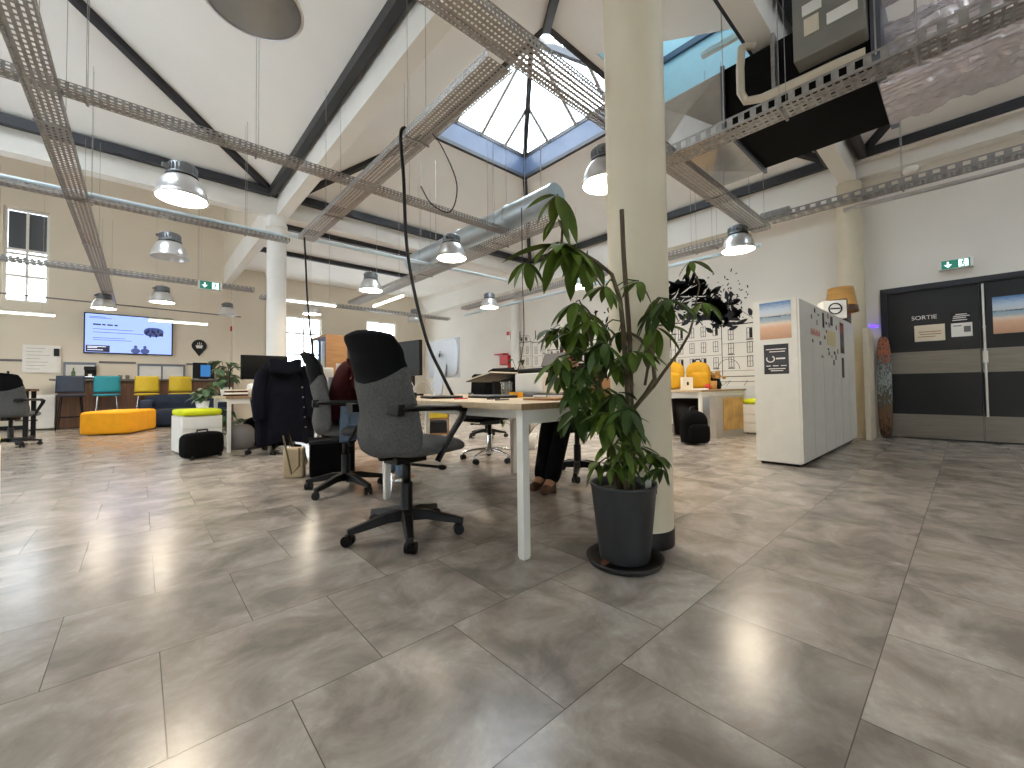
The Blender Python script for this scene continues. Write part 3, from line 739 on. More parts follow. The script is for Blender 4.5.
chair('office_chair', 'black chair half hidden behind the plant, person sitting on it', (3.02, 2.45), rad(190), rad(215), low=True, group='black office chairs', seatm='black_soft', backm='black_soft')
chair('office_chair', 'black chair beyond the desk behind the red fire hose box', (4.3, 5.4), rad(240), rad(30), low=True, group='black office chairs', seatm='black_soft', backm='black_soft')

# ------------------------------------------------------------------ desks
def desk(label, x0, x1, y0, y1, z=.75, legs=((0, 0), (1, 0), (0, 1), (1, 1)), t=.032):
    o = thing('desk', label, 'desk', (x0, y0, 0), 0, 'white framed oak desks')
    X, Y = x1-x0, y1-y0
    build('tabletop', G().box(0, X, 0, Y, z-t, z), 'oak', o, bevel=.002)
    build('edge_band', G().box(0, X, -.002, .0, z-t, z-.001), 'oak_edge', o)
    f = G(); zt = z-t
    f.box(.06, X-.06, .02, .05, zt-.07, zt).box(.06, X-.06, Y-.05, Y-.02, zt-.07, zt).box(.08, .11, .06, Y-.06, zt-.05, zt).box(X-.11, X-.08, .06, Y-.06, zt-.05, zt)
    build('frame', f, 'white_met', o)
    for i, j in legs:
        x = .02 + i*(X-.082); y = .015 + j*(Y-.075)
        build('leg', G().box(x, x+.044, y, y+.044, 0.01, zt).box(x+.003, x+.041, y+.003, y+.041, 0, .01), 'white_met', o, bevel=.002)
    return o
desk('oak topped desk with white legs left of the tall plant', 1.345, 2.72, 1.425, 2.995)
desk('oak topped desk behind the grey chairs, further from the plant', 1.345, 2.72, 3.0, 4.6, legs=((0, 1), (1, 1)))
desk('oak desk with stacked books beside the long navy coat', .85, 2.5, 6.62, 8.0)
desk('oak desk by the mural wall with yellow backpacks on it', 6.28, 8.15, 2.7, 4.3)

# ---- on the desks
Zt = .751
o = thing('desktop_computer', 'silver all in one computer seen from behind on the desk', 'computer', (2.1, 3.28, Zt))
sh = G()
sh.box(-.006, .006, -.265, .265, .17, .53)
sh.ell((-.006, 0, .35), (.014, .262, .178), 32, 16, p=.4)
build('shell', sh, 'imac', o, bevel=.004)
build('screen', G().box(.006, .009, -.255, .255, .18, .52), 'monitor', o)
build('stand', G().prism([(-.09, .0), (-.085, .01), (-.045, .2), (-.033, .3), (-.027, .3), (-.04, .2), (-.07, .012), (.08, .01), (.08, 0)], (0, -.09, 0), (1, 0, 0), (0, 0, 1), (0, .18, 0)), 'imac', o)
lg = G().ell((-.037, 0, .385), (.004, .017, .02), 12, 8).ell((-.037, .009, .378), (.004, .012, .018), 10, 6).ell((-.037, -.005, .413), (.004, .004, .008), 8, 6)
build('logo', lg, 'ink', o)
o = thing('monitor', 'dark monitor beside the silver computer, behind the headrest', 'monitor', (2.12, 3.97, Zt), rad(8))
build('panel', G().box(-.02, .02, -.2, .2, .21, .58), 'black', o, bevel=.006)
build('stand', G().box(.02, .05, -.03, .03, .02, .4).box(-.08, .1, -.11, .11, 0, .02), 'black', o)
o = thing('monitor', 'white monitor on a black arm left of the silver computer', 'monitor', (2.3, 3.66, Zt), rad(-8))
build('panel', G().box(-.015, .015, -.14, .14, .2, .56), 'white', o, bevel=.006)
build('arm', G().tube([(-.02, .0, .35), (-.07, .04, .35), (-.08, .1, .42), (-.05, .16, .47), (0, .2, .45)], .012, 8).tube([(-.015, 0, .35), (-.045, 0, .35)], .045, 14).tube([(0, .05, .35), (0, .05, .0)], .014, 8), 'black', o)
o = thing('laptop_stand', 'tilted laptop stand with pale top on the desk', 'laptop stand', (2.35, 2.85, Zt), rad(10))
tm = Matrix.Translation((0, 0, .16)) @ Matrix.Rotation(rad(-13), 4, 'X')
build('plate', G().box(-.2, .2, -.15, .15, 0, .006, tm), 'black', o)
build('laptop', G().box(-.19, .19, -.14, .14, .007, .022, tm), 'paper_cream', o, bevel=.003)
build('foot', G().box(-.1, .1, -.1, -.07, 0, .13).box(-.1, .1, -.12, .1, 0, .008), 'black', o)
def laptop(label, x, y, rz, m='ink_grey'):
    o = thing('laptop', label, 'laptop', (x, y, Zt), rz)
    build('base', G().box(-.17, .17, -.12, .12, 0, .012), 'black', o, bevel=.003)
    build('lid', G().box(-.17, .17, -.12, .12, .0135, .02), m, o, bevel=.003)
laptop('closed dark laptop lying flat at the desk edge', 1.72, 2.72, rad(74))
laptop('second closed grey laptop behind the flat dark one', 1.98, 2.42, rad(80), 'bluegrey')
def cup(name, label, cat, x, y, z, r0, r1, h, m, n=20):
    return tag(build(name, G().lathe([(0, 0), (r0, 0), (r1, h), (r1-.004, h), (r0-.004, .006), (0, .006)], n), m, loc=(x, y, z)), label, cat)
cup('plastic_cup', 'clear plastic cup between the laptop stand and the papers', 'cup', 2.18, 2.48, Zt, .042, .05, .12, 'tumbler')
o = thing('printer', 'white printer with stacked papers on the desk behind the plant', 'printer', (2.5, 2.38, Zt), rad(-4))
build('body', G().box(-.17, .17, -.18, .17, .03, .19), 'white', o, bevel=.015)
build('lid', G().box(-.15, .16, -.17, .16, .19, .23), 'black', o, bevel=.015)
build('paper_tray', G().box(-.24, -.1, -.16, .16, .0, .03), 'bluegrey', o, bevel=.004)
pt = Matrix.Translation((.12, 0, .25)) @ Matrix.Rotation(rad(25), 4, 'Y')
build('document_feeder', G().box(-.02, .01, -.14, .14, 0, .12, pt), 'ink_grey', o)
for k, (x, y, z, m, w) in enumerate(((2.16, 1.9, Zt, 'bluegrey', .3), (2.15, 1.91, Zt+.011, 'paper', .3), (2.17, 1.89, Zt+.022, 'ink_grey', .29))):
    tag(build('magazine', G().cbox((0, 0, .005), (w, .22, .01), rad(8+k*7)), m, loc=(x, y, z)), ('blue grey magazine at the bottom of the pile before the printer', 'white magazine in the middle of the pile before the printer', 'grey magazine on top of the pile before the printer')[k], 'magazine', 'magazines before the printer')
tag(build('box_file', G().box(-.04, .04, -.13, .13, 0, .24), 'navy', loc=(2.64, 2.78, Zt), bevel=.004), 'dark blue box file standing beside the clear cup', 'box file')
tag(build('sticky_note_block', G().cbox((0, 0, .02), (.075, .075, .04), .3), 'yellow', loc=(2.1, 2.28, Zt)), 'yellow block of notes beside the clear cup', 'notes')
tag(build('cardboard_envelope', G().cbox((0, 0, .006), (.3, .22, .012), .1), 'card', loc=(1.85, 1.68, Zt)), 'flat brown board lying near the desk corner', 'cardboard')
tag(build('cardboard_box', G().box(-.1, .1, -.08, .08, 0, .13), 'card', loc=(2.4, 1.66, Zt), bevel=.004), 'small orange brown box on the desk behind the leaves', 'box')
for k, (x, y) in enumerate(((1.62, 2.3), (1.7, 2.05), (1.6, 1.85))):
    tag(build('pen', G().tube([(-.06, 0, .005), (.06, .02, .005)], .005, 6), ('red', 'ink', 'ink_grey')[k], loc=(x, y, Zt)), ('red pen on the desk', 'black pen on the desk near the laptop', 'grey pen on the desk near the corner')[k], 'pen')
# white looping charger cables and a black power strip
g = G()
for k in range(6):
    y = 3.2 + .1*k - .25; x = 1.7 + .06*math.sin(k*2.1); h = .1 + .07*math.sin(k*1.7+1)
    g.tube([(x + .05*math.cos(PI*t/10)*1.2, y + .16*(t/10-.5), .006 + h*math.sin(PI*t/10)) for t in range(11)], .0035, 6)
tag(build('charger_cable', g, 'white', loc=(0, 0, Zt)), 'tangle of white looping cables on the desk by the silver computer', 'cable')
o = thing('power_strip', 'black power strip under the white cables', 'power strip', (1.66, 3.2, Zt), rad(84))
build('bar', G().box(-.2, .2, -.03, .03, 0, .045), 'black', o, bevel=.006)
for k in range(5): build('plug', G().box(-.17+.08*k, -.12+.08*k, -.022, .022, .045, .085), 'black' if k % 2 else 'white', o, bevel=.004)
# second desk clutter beyond the seated person
tag(build('paper_bag', G().box(-.06, .06, -.05, .05, 0, .3), 'paper', loc=(1.42, 4.42, Zt), bevel=.01), 'white paper bag on the desk behind the seated person', 'bag')
tag(build('blue_folder', G().box(-.05, .06, -.02, .02, 0, .2), 'bluegrey', loc=(1.44, 4.25, Zt), bevel=.004), 'blue grey folder standing before the white paper bag', 'folder')
# wood shelf crate under the desk
o = thing('shelf_crate', 'low wooden shelf with yellow tray seen under the desk', 'shelf', (4.1, 6.6, 0), rad(-32))
build('carcass', G().box(-.2, .2, -.35, .35, 0.0, .03).box(-.2, .2, -.35, .35, .52, .55).box(-.2, -.18, -.35, .35, .03, .52).box(.18, .2, -.35, .35, .03, .52).box(-.18, .18, -.35, .35, .27, .29), 'wood', o)
build('tray', G().box(-.17, .17, -.37, .3, .3, .4), 'mustard', o, bevel=.004)
build('binder', G().box(-.17, .16, -.33, .28, .03, .22), 'black', o, bevel=.004)

# navy coat hanging over the chair back
def coat():
    o = thing('coat', 'long navy coat with small buttons draped over a chair back', 'coat', (1.41, 6.02, 0), rad(-8), None)
    g = G()
    def f(u, v):
        a = 2*PI*u; ca, sa = math.cos(a), math.sin(a)
        z = 1.20 - 1.06*v
        w = .16 + .13*min(1, v*3.2) + .02*v; d = .055 + .06*min(1, v*2.5) + .05*v
        fold = 1 + (.10*math.sin(a*7+v*2.2) + .06*math.sin(a*13+1+3*v))*min(1, v*2)
        k = math.sqrt(min(1, v/.05)) if v < .05 else 1
        return Vector((w*k*fold*math.copysign(abs(ca)**.8, ca), -.02 + d*k*fold*sa, z + .03*math.sin(a*3)*v))
    g.grid(f, 90, 40, closed_u=True)
    build('body', g, 'navy', o)
    for s in (-1, 1):
        g = G()
        g.tube([(s*.18, -.02, 1.12), (s*.25, -.04, 1.0), (s*.29, -.08, .8), (s*.30, -.1, .6), (s*.29, -.11, .46)], [.07, .085, .08, .07, .062], 14)
        build('sleeve', g, 'navy', o)
    g = G()
    def c(u, v):
        a = PI*(1.15+.7*u) ; return Vector((.2*math.cos(a)*1.0, -.1 + .05*math.sin(a) - .04*v, 1.21 - .17*v + .02*math.sin(u*9)))
    g.grid(c, 20, 6); build('collar', g, 'navy', o, solid=.02)
    g = G()
    for k in range(5): g.ell((.19 + .01*k, -.155, .86-.13*k), (.011, .006, .011), 10, 6)
    build('button', g, 'ink_grey', o)
coat()

# monitor, lamp, plant on the coat side desk
o = thing('monitor', 'wide black monitor behind the navy coat', 'monitor', (1.4, 7.12, Zt), 0)
build('panel', G().box(-.31, .31, -.02, .02, .24, .6), 'monitor', o, bevel=.005)
build('stand', G().box(-.03, .03, .02, .05, .02, .4).box(-.12, .12, -.08, .1, 0, .02), 'black', o)
for k, (z, m, w) in enumerate(((0, 'maroon', .26), (.025, 'paper', .25), (.05, 'maroon', .23), (.07, 'paper_cream', .24))):
    tag(build('book', G().cbox((0, 0, .012), (w, .18, .022), .1*k), m, loc=(1.0, 6.86, Zt+z), bevel=.002), ('dark red book at the bottom of the pile on the coat side desk', 'white book second from the bottom of the pile', 'dark red book third from the bottom of the pile', 'cream book on top of the pile by the green plant')[k], 'book', 'books on the coat side desk')
o = thing('desk_lamp', 'black desk lamp with a curved neck beside the stacked books', 'lamp', (.98, 7.3, Zt))
build('base', G().lathe([(0, 0), (.08, 0), (.08, .015), (0, .02)], 20), 'black', o)
build('neck', G().tube([(0, 0, .015), (0, 0, .3), (.01, 0, .38), (.06, 0, .43), (.13, 0, .42), (.18, 0, .36)], .009, 8), 'black', o)
build('lamp_shade', G().lathe([(.02, .06), (.03, .05), (.05, 0), (.046, 0), (.026, .046)], 16, (.19, 0, .3)), 'black', o)
tag(build('crumpled_bag', G().ell((0, 0, .09), (.09, .07, .09), 14, 9, p=.7), 'white', loc=(1.22, 6.9, Zt)), 'crumpled white bag next to the stacked books', 'bag')

# ------------------------------------------------------------------ left side furniture
def pedestal(label, x, y, rz, w=.44, d=.56, h=.5, cushion=True):
    o = thing('drawer_pedestal', label, 'pedestal', (x, y, 0), rz, 'white drawer pedestals')
    build('body', G().box(-w/2, w/2, -d/2+.02, d/2, .03, h), 'white', o, bevel=.004)
    for k in range(3):
        z = .045 + (h-.06)*k/3
        dr = build('drawer', G().box(-w/2+.01, w/2-.01, -d/2, -d/2+.02, z, z+(h-.06)/3-.012), 'white', o, bevel=.003)
    for sx in (-1, 1):
        for sy in (-1, 1):
            build('caster', G().tube([(sx*(w/2-.05)-.01, sy*(d/2-.07), .016), (sx*(w/2-.05)+.01, sy*(d/2-.07), .016)], .016, 10), 'black', o)
    if cushion: build('cushion', G().ell((0, 0, h+.045), (w/2+.015, d/2+.015, .045), 32, 10, p=.35), 'lime', o)
    return o
pedestal('white pedestal with lime cushion behind the black bag', .58, 7.02, rad(8))
pedestal('white pedestal with lime cushion cut off at the left edge', -.87, 3.85, rad(0))
pedestal('white pedestal with lime cushion beyond the white lockers by the mural', 7.75, 2.32, rad(-90))
pedestal('white drawer pedestal without cushion beside the far counter', -1.62, 14.05, rad(0), cushion=False, w=.42, h=.78)
pedestal('pale grey pedestal carrying a green plant behind the lime cushion', .78, 8.6, rad(0), cushion=False)
# black bag
o = thing('travel_bag', 'black boxy bag on the floor before the lime cushioned pedestal', 'bag', (.58, 6.38, 0), rad(30))
g = G()
g.ell((0, 0, .165), (.235, .1, .155), 32, 14, p=.42)
build('body', g, 'black_soft', o)
build('handle', G().tube([(-.07, 0, .31), (-.06, 0, .345), (.06, 0, .345), (.07, 0, .31)], .011, 8), 'black', o)
for s in (-1, 1): build('wheel', G().tube([(s*.17-.012, -.07, .03), (s*.17+.012, -.07, .03)], .03, 12), 'black', o)
# pouf and sofa
o = thing('pouf', 'amber yellow block pouf on the floor', 'pouf', (-.28, 11.66, 0), rad(68))
build('cushion', G().ell((0, 0, .235), (.64, .38, .225), 64, 24, p=.2), 'yellow', o)
build('seam', G().ell((0, 0, .40), (.643, .383, .01), 64, 6, p=.2), 'yellow', o)
o = thing('sofa', 'low navy sofa behind the amber pouf', 'sofa', (.88, 12.78, 0), rad(-3))
build('seat', G().ell((0, -.1, .22), (.85, .42, .2), 48, 14, p=.35), 'sofa', o)
build('backrest', G().ell((0, .3, .48), (.85, .13, .28), 48, 14, p=.4), 'sofa', o)
build('armrest', G().ell((-.75, -.05, .42), (.13, .42, .22), 32, 12, p=.45), 'sofa', o)
# counter
o = thing('bar_counter', 'long walnut clad counter under the television', 'counter', (0, 0, 0))
build('worktop', G().box(-1.5, 1.95, 13.68, 14.32, 1.1, 1.14), 'ink_grey', o, bevel=.004)
build('front', G().box(-1.38, 1.95, 13.78, 14.25, 0.02, 1.1), 'walnut', o)
def stool(label, x, m, y=13.47):
    o = thing('counter_stool', label, 'stool', (x, y, 0), rad(90), 'counter stools in a row')
    g = G()
    def f(u, v):
        a = (u-.5)*2; return Vector((-.2+.06*(a*a), a*.225*(1 - .05*v), .82 + .38*v))
    g.grid(f, 14, 8); build('backrest', g, m, o, solid=.018)
    g = G(); g.ell((0, 0, .76), (.215, .235, .03), 28, 8, p=.5); build('seat', g, m, o)
    for sx in (-1, 1):
        for sy in (-1, 1):
            build('leg', G().tube([(sx*.14, sy*.15, .74), (sx*.19, sy*.21, 0)], .011, 8), 'black' if m == 'navy_seat' else 'chrome', o)
    build('footrest', G().tube([(.17, -.19, .28), (.17, .19, .28), (-.17, .19, .28), (-.17, -.19, .28), (.17, -.19, .28)], .009, 6), 'black' if m == 'navy_seat' else 'chrome', o)
stool('slate navy counter stool, leftmost of the row', -1.14, 'navy_seat')
stool('teal counter stool between navy and mustard stools', -.56, 'teal')
stool('mustard counter stool beside the teal one', .13, 'mustard')
stool('mustard counter stool at the right end below the teardrop sign', .76, 'mustard')
o = thing('coffee_machine', 'small dark coffee machine on the left end of the counter', 'coffee machine', (-.88, 14.0, 1.14))
build('body', G().box(-.1, .1, -.1, .12, 0, .05).box(-.1, .1, .04, .12, .05, .26).box(-.1, .1, -.1, .12, .2, .3), 'black', o, bevel=.012)
build('drip_tray', G().box(-.08, .08, -.1, .03, .05, .058), 'chrome', o)
build('cup', G().lathe([(0, .06), (.03, .06), (.035, .12), (0, .12)], 12, (0, -.04, 0)), 'white', o)
for k in range(2):
    cup('mug', ('dark mug on the counter above the teal stool', 'second dark mug beside it on the counter')[k], 'mug', -.36 + .13*k, 14.0, 1.14, .035, .04, .1, 'ink_grey', 14)
tag(build('bottle', G().lathe([(0, 0), (.035, 0), (.035, .16), (.014, .2), (.014, .26), (0, .26)], 12), 'leaf_grey', loc=(-1.15, 13.95, 1.14)), 'green bottle on the counter end above the navy stool', 'bottle')
o = thing('small_display', 'small black display with a blue screen on the counter', 'display', (1.3, 14.1, 1.14))
build('panel', G().box(-.24, .24, -.02, .02, .02, .46), 'black', o, bevel=.006)
build('screen', G().box(-.07, .15, -.024, -.02, .08, .4), 'tablet', o)
build('foot', G().box(-.1, .1, -.08, .08, 0, .02), 'black', o)
# far left desk
o = thing('desk', 'dark legged far desk at the left edge beside the cut off chair', 'desk', (-2.35, 10.9, 0), 0, 'white framed oak desks')
build('tabletop', G().box(-1.2, .95, 0, .8, .86, .9), 'walnut', o)
for x in (-1.15, .86): build('leg', G().box(x, x+.06, .02, .08, 0, .86).box(x, x+.06, .72, .78, 0, .86).box(x, x+.06, .08, .72, 0, .05), 'black', o)
o = thing('coffee_urn', 'silver coffee urn standing at the far left desk', 'urn', (-1.72, 11.3, .9))
build('tank', G().lathe([(0, 0), (.1, 0), (.1, .22), (.09, .26), (.02, .28), (0, .28)], 20), 'chrome', o)
build('knob', G().ell((0, 0, .3), (.02, .02, .02)), 'black', o)
build('tap', G().tube([(0, -.1, .05), (0, -.15, .05), (0, -.15, .02)], .01, 8), 'black', o)
# television
o = thing('television', 'wall mounted television showing a pale blue slide', 'television', (-.19, 14.44, 2.29))
build('casing', G().box(-.84, .84, -.03, .055, -.5, .5), 'black', o, bevel=.006)
s = build('screen', G().box(-.815, .815, -.034, -.03, -.475, .475), 'screen', o)
build('slide_panel', G().box(-.8, -.38, -.036, -.034, -.465, -.3), 'screen_navy', s)
g = G()
for a, b in ((-.68, -.54), (-.52, -.46), (-.43, -.33), (-.3, -.24)): g.box(a, b, -.036, -.034, .2, .235)
build('slide_heading', g, 'screen_navy', s)
g = G()
for z, a, b in ((.4, -.75, -.45), (.37, -.75, -.35), (.1, -.68, .05), (.02, -.68, .25), (-.12, -.68, -.1), (-.17, -.68, .02)): g.box(a, b, -.036, -.034, z, z+.012)
build('slide_lines', g, 'screen_dark', s)
g = G()
for z, b in ((-.34, -.45), (-.37, -.6), (-.42, -.5)): g.box(-.77, b, -.0375, -.036, z, z+.014)
build('slide_lines', g, 'screen_white', s)
g = G().ell((.45, -.036, .1), (.2, .002, .12), 20, 8, p=.8)
build('slide_picture', g, 'screen_dark', s)
g = G()
for k in range(9): g.ell((.3+.04*k, -.039, .07 + .07*math.sin(k*2.3)), (.022, .001, .05), 8, 6)
build('slide_figures', g, 'screen_navy', s)
g = G()
for x in (.1, .28): g.ell((x, -.037, -.41), (.09, .002, .07), 14, 6).ell((x, -.037, -.31), (.035, .002, .045), 10, 6)
build('slide_figures', g, 'screen_dark', s)
# teardrop sign with a pot
o = thing('teardrop_sign', 'black teardrop wall sign with a white steaming cup', 'sign', (1.23, 14.465, 2.07))
pts = [(.17*math.cos(a), .03+.17*math.sin(a)) for a in [PI*(-.18) + k*PI*1.36/24 for k in range(25)]] + [(0, -.27)]
build('plate', G().prism(pts, (0, 0, 0), (1, 0, 0), (0, 0, 1), (0, .03, 0)), 'ink', o)
g = G().prism([(-.085, .04), (.085, .04), (.06, -.045), (-.06, -.045)], (0, -.005, 0), (1, 0, 0), (0, 0, 1), (0, .004, 0))
for k in (-1, 0, 1): g.prism([(.04*k-.008, .055), (.04*k+.008, .055), (.04*k+.016, .11+.02*(k == 0)), (.04*k, .11+.02*(k == 0))], (0, -.005, 0), (1, 0, 0), (0, 0, 1), (0, .004, 0))
build('cup_symbol', g, 'paper', o)
o = thing('whiteboard', 'whiteboard with handwriting on the far wall left of the television', 'whiteboard', (-1.7, 14.46, 1.62))
build('panel', G().box(-.3, .3, 0, .03, -.32, .32), 'paper', o)
g = G()
for k in range(7): g.box(-.24, -.24 + R.uniform(.2, .46), -.002, 0, .24-.08*k, .246-.08*k)
build('handwriting', g, 'ink_grey', o)
tag(build('wall_clock', G().box(-.045, .045, 0, .04, -.09, .09), 'ink', loc=(-1.47, 14.42, 1.78), bevel=.01), 'small dark wall box right of the whiteboard', 'wall box')
tag(build('fire_alarm', G().box(0, .04, -.05, .05, -.07, .07), 'red', loc=(1.93, 14.3, 2.62), bevel=.01), 'small red alarm box high beside the teardrop sign', 'alarm')
def exit_sign(name, label, loc, rz, w=.27, h=.115):
    o = thing(name, label, 'exit sign', loc, rz)
    build('housing', G().box(-w/2-.03, w/2+.03, -.03, .06, -h/2-.01, h/2+.01), 'white', o, bevel=.006)
    build('green_face', G().box(-w/2, w/2, -.034, -.03, -h/2, h/2), 'green_sign', o)
    g = G().prism([(a*w/.34, b*w/.34) for a, b in ((-.012, .05), (.012, .05), (.012, -.0), (.05, .0), (0, -.055), (-.05, 0), (-.012, 0))], (-w*.27, -.038, 0), (1, 0, 0), (0, 0, 1), (0, .003, 0))
    build('arrow', g, 'white_sign', o)
    build('doorway_panel', G().box(w*.1, w*.44, -.037, -.034, -h*.42, h*.42), 'white_sign', o)
    g = G().ell((w*.27, -.039, .045*w/.34), (.01, .002, .01), 10, 6)
    for a, b, r in (((w*.26, .03), (w*.24, -.01), .011), ((w*.24, -.01), (w*.3, -.025), .007), ((w*.3, -.025), (w*.29, -.06), .007), ((w*.24, -.01), (w*.2, -.045), .007), ((w*.2, -.045), (w*.15, -.045), .006), ((w*.26, .025), (w*.33, .01), .006), ((w*.26, .025), (w*.19, .015), .006)):
        g.tube([(a[0], -.039, a[1]*w/.34), (b[0], -.039, b[1]*w/.34)], r*w/.34, 6)
    build('running_figure', g, 'green_sign', o)
exit_sign('exit_sign', 'green exit sign above the black double doors', (XR-.065, .07, 2.46), rad(-90))
exit_sign('exit_sign', 'small green exit sign hanging from the tray beside the slim column', (.95, 9.4, 2.78), 0, .3, .14)
# tall wooden cabinet
o = thing('tall_cabinet', 'tall honey wood cabinet with an open side behind the seated person', 'cabinet', (2.52, 7.85, 0))
build('body', G().box(0, 1.15, 0, .03, 0, 1.84).box(1.12, 1.15, .03, .9, 0, 1.84).box(0, 1.15, .03, .9, 1.8, 1.84).box(0, 1.15, .03, .9, 0, .06), 'wood', o)
g = G()
for z in (.6, 1.2): g.box(.01, 1.1, .04, .88, z, z+.03)
for y in (.04, .42, .84): g.box(0, .04, y, y+.04, .06, 1.8)
build('frame', g, 'bluegrey', o)
build('glass_side', G().box(-.008, 0, .04, .88, .06, 1.8), 'glass', o)
# ------------------------------------------------------------------ lockers
LZ, LY0, LY1 = 1.69, 1.10, 1.515
cabs = []
for k, lab in enumerate(('white locker cabinet with the beach poster on its end panel', 'middle white locker cabinet covered in stickers', 'last white locker cabinet, nearest the black doors')):
    x = 4.83 + .965*k
    o = thing('locker_cabinet', lab, 'cabinet', (x, LY0, 0), 0, 'white locker cabinets in a row')
    build('body', G().box(0, .963, .02, LY1-LY0, .03, LZ), 'white_met', o, bevel=.003)
    build('plinth', G().box(.04, .93, .05, LY1-LY0-.03, 0, .03), 'black', o)
    for j in (0, 1):
        d = build('door', G().box(.004+.481*j, .478+.481*j, 0, .019, .04, LZ-.01), 'white_met', o, bevel=.002)
    cabs.append(o)
def flat(name, label, cat, axis, at, a0, a1, z0, z1, m, t=.003, group=None):
    """thin printed sheet on a wall or panel facing -x or -y"""
    if axis == 'x': g = G().box(-t, 0, a0-(a0+a1)/2, a1-(a0+a1)/2, 0, z1-z0); loc = (at, (a0+a1)/2, z0)
    else: g = G().box(a0-(a0+a1)/2, a1-(a0+a1)/2, -t, 0, 0, z1-z0); loc = ((a0+a1)/2, at, z0)
    return tag(build(name, g, m, loc=loc), label, cat, group)
flat('poster', 'beach photo poster on the white cabinet end panel', 'poster', 'x', 4.829, 1.17, 1.45, 1.29, 1.67, 'beach')
n = flat('notice', 'dark grey printed notice below the beach poster on the cabinet', 'notice', 'x', 4.829, 1.2, 1.42, .93, 1.235, 'slate_print')
g = G()
for z, a, b in ((.25, -.09, .09), (.225, -.08, .06), (.08, -.09, -.04), (.08, -.02, .03), (.08, .05, .09), (.05, -.08, .07), (.03, -.06, .05)): g.box(-.0042, -.003, a, b, z, z+.008)
for a in range(20):
    q = .7*PI + a*1.5*PI/20; g.box(-.0042, -.003, .05 + .035*math.cos(q) - .005, .05 + .035*math.cos(q) + .005, .155 + .03*math.sin(q) - .005, .155 + .03*math.sin(q) + .005)
g.box(-.0042, -.003, -.08, .0, .15, .165)
build('white_print', g, 'paper', n)
def sticker(label, x0, x1, z0, z1, m, group=None): return flat('sticker', label, 'sticker', 'y', LY0-.0005, x0, x1, z0, z1, m, .002, group)
st = sticker('pink lettered strip on the white locker doors', 5.24, 5.66, 1.34, 1.42, 'paper_cream')
pk = mat('pink_lettering', (206, 120, 128), .6); M['pink'] = pk
g = G()
for k in range(9): g.box(-.2+.045*k, -.2+.045*k+.03, -.003, -.002, .012, .068 - .02*(k % 3 == 1))
build('lettering', g, 'pink', st)
sticker('pale yellow sheet on the middle locker doors', 6.0, 6.45, 1.28, 1.46, mat('pale_yellow_paper', (220, 208, 160), .7))
sticker('tall dark photo strip on the last locker', 6.75, 6.98, 1.22, 1.62, 'photo_strip')
sticker('narrow grey strip below the tall photo strip', 6.8, 6.94, .9, 1.16, 'slate_print')
sticker('black bookmark shaped sticker near the locker top', 5.79, 5.87, 1.47, 1.64, 'ink')
sticker('dark photo sticker near the top of the middle locker', 6.2, 6.33, 1.53, 1.64, 'slate_print')
RS = random.Random(3)
spots = [(5.28, 1.52), (5.42, 1.6), (5.58, 1.58), (5.52, 1.47), (5.3, 1.27), (5.62, 1.26), (5.85, 1.34), (5.95, 1.52), (6.05, 1.6), (6.1, 1.5), (6.02, 1.22), (6.05, 1.16), (6.2, 1.14), (6.35, 1.18), (6.42, 1.12), (6.3, 1.05), (6.5, 1.5), (6.55, 1.2), (5.7, 1.12), (5.95, 1.42)]
for k, (x, z) in enumerate(spots):
    w, h = RS.uniform(.03, .08), RS.uniform(.02, .065)
    if k % 3 == 2: sticker('small pale sticker among the dark ones on the locker doors', x, x+w, z, z+h, ('leaf_grey', 'bluegrey', 'card')[k//3 % 3], 'pale stickers on the locker doors')
    else: sticker('small dark magnet or sticker on the white locker doors', x, x+w, z, z+h, 'ink' if k % 3 else 'photo_strip', 'dark stickers on the locker doors')
# things on top of the lockers
o = thing('lampshade', 'woven tan lampshade standing on a printed box on the lockers', 'lampshade', (7.6, 1.215, 1.857))
build('shade', G().lathe([(.2, 0), (.15, .36), (.146, .36), (.196, 0)], 36), 'shade', o)
build('trim_band', G().lathe([(.202, .0), (.19, .09), (.192, .09), (.204, 0)], 36), 'walnut', o)
tag(build('printed_box', G().box(-.16, .16, -.1, .1, 0, .165), 'photo_strip', loc=(7.56, 1.22, LZ+.001), bevel=.004), 'low printed box under the woven lampshade', 'box')
tag(build('dark_box', G().box(-.06, .06, -.1, .1, 0, .3), 'walnut', loc=(7.22, 1.19, LZ+.001), bevel=.004), 'upright dark brown box in front of the lampshade', 'box')
o = thing('white_box', 'white box with a black round logo beside the dark brown box', 'box', (6.95, 1.21, LZ+.001), rad(-60))
build('carton', G().box(-.13, .13, -.1, .1, 0, .24), 'white', o, bevel=.004)
build('logo', G().tube([(.07*math.cos(a), -.102, .13+.07*math.sin(a)) for a in [k*2*PI/24 for k in range(25)]], .009, 6).box(-.055, .055, -.104, -.1, .122, .14), 'ink', o)
tag(build('small_case', G().ell((0, 0, .035), (.07, .05, .035), 14, 8, p=.6), 'black', loc=(5.95, 1.25, LZ+.001)), 'small black case on the locker top left of the white box', 'case')
# boards leaning between lockers and doors
o = thing('leaning_whiteboard', 'white board edge standing between the lockers and the black doors', 'panel', (8.08, .985, 0))
build('board', G().box(-.27, .25, -.03, .03, 0, 1.62), 'paper_cream', o, bevel=.003)
o = thing('leaning_board', 'printed longboard leaning upright beside the black doors', 'board', (8.26, .84, 0))
tm = Matrix.Translation((0, 0, 0)) @ Matrix.Rotation(rad(3), 4, 'Y')
build('deck', G().ell((0, 0, .76), (.02, .085, .76), 14, 20, tm, p=.55), 'skate', o)
tag(build('purple_light', G().tube([(8.38, .9, 1.69), (8.38, 1.0, 1.71)], .018, 8), 'purple'), 'violet glowing light strip behind the leaning boards', 'light strip')

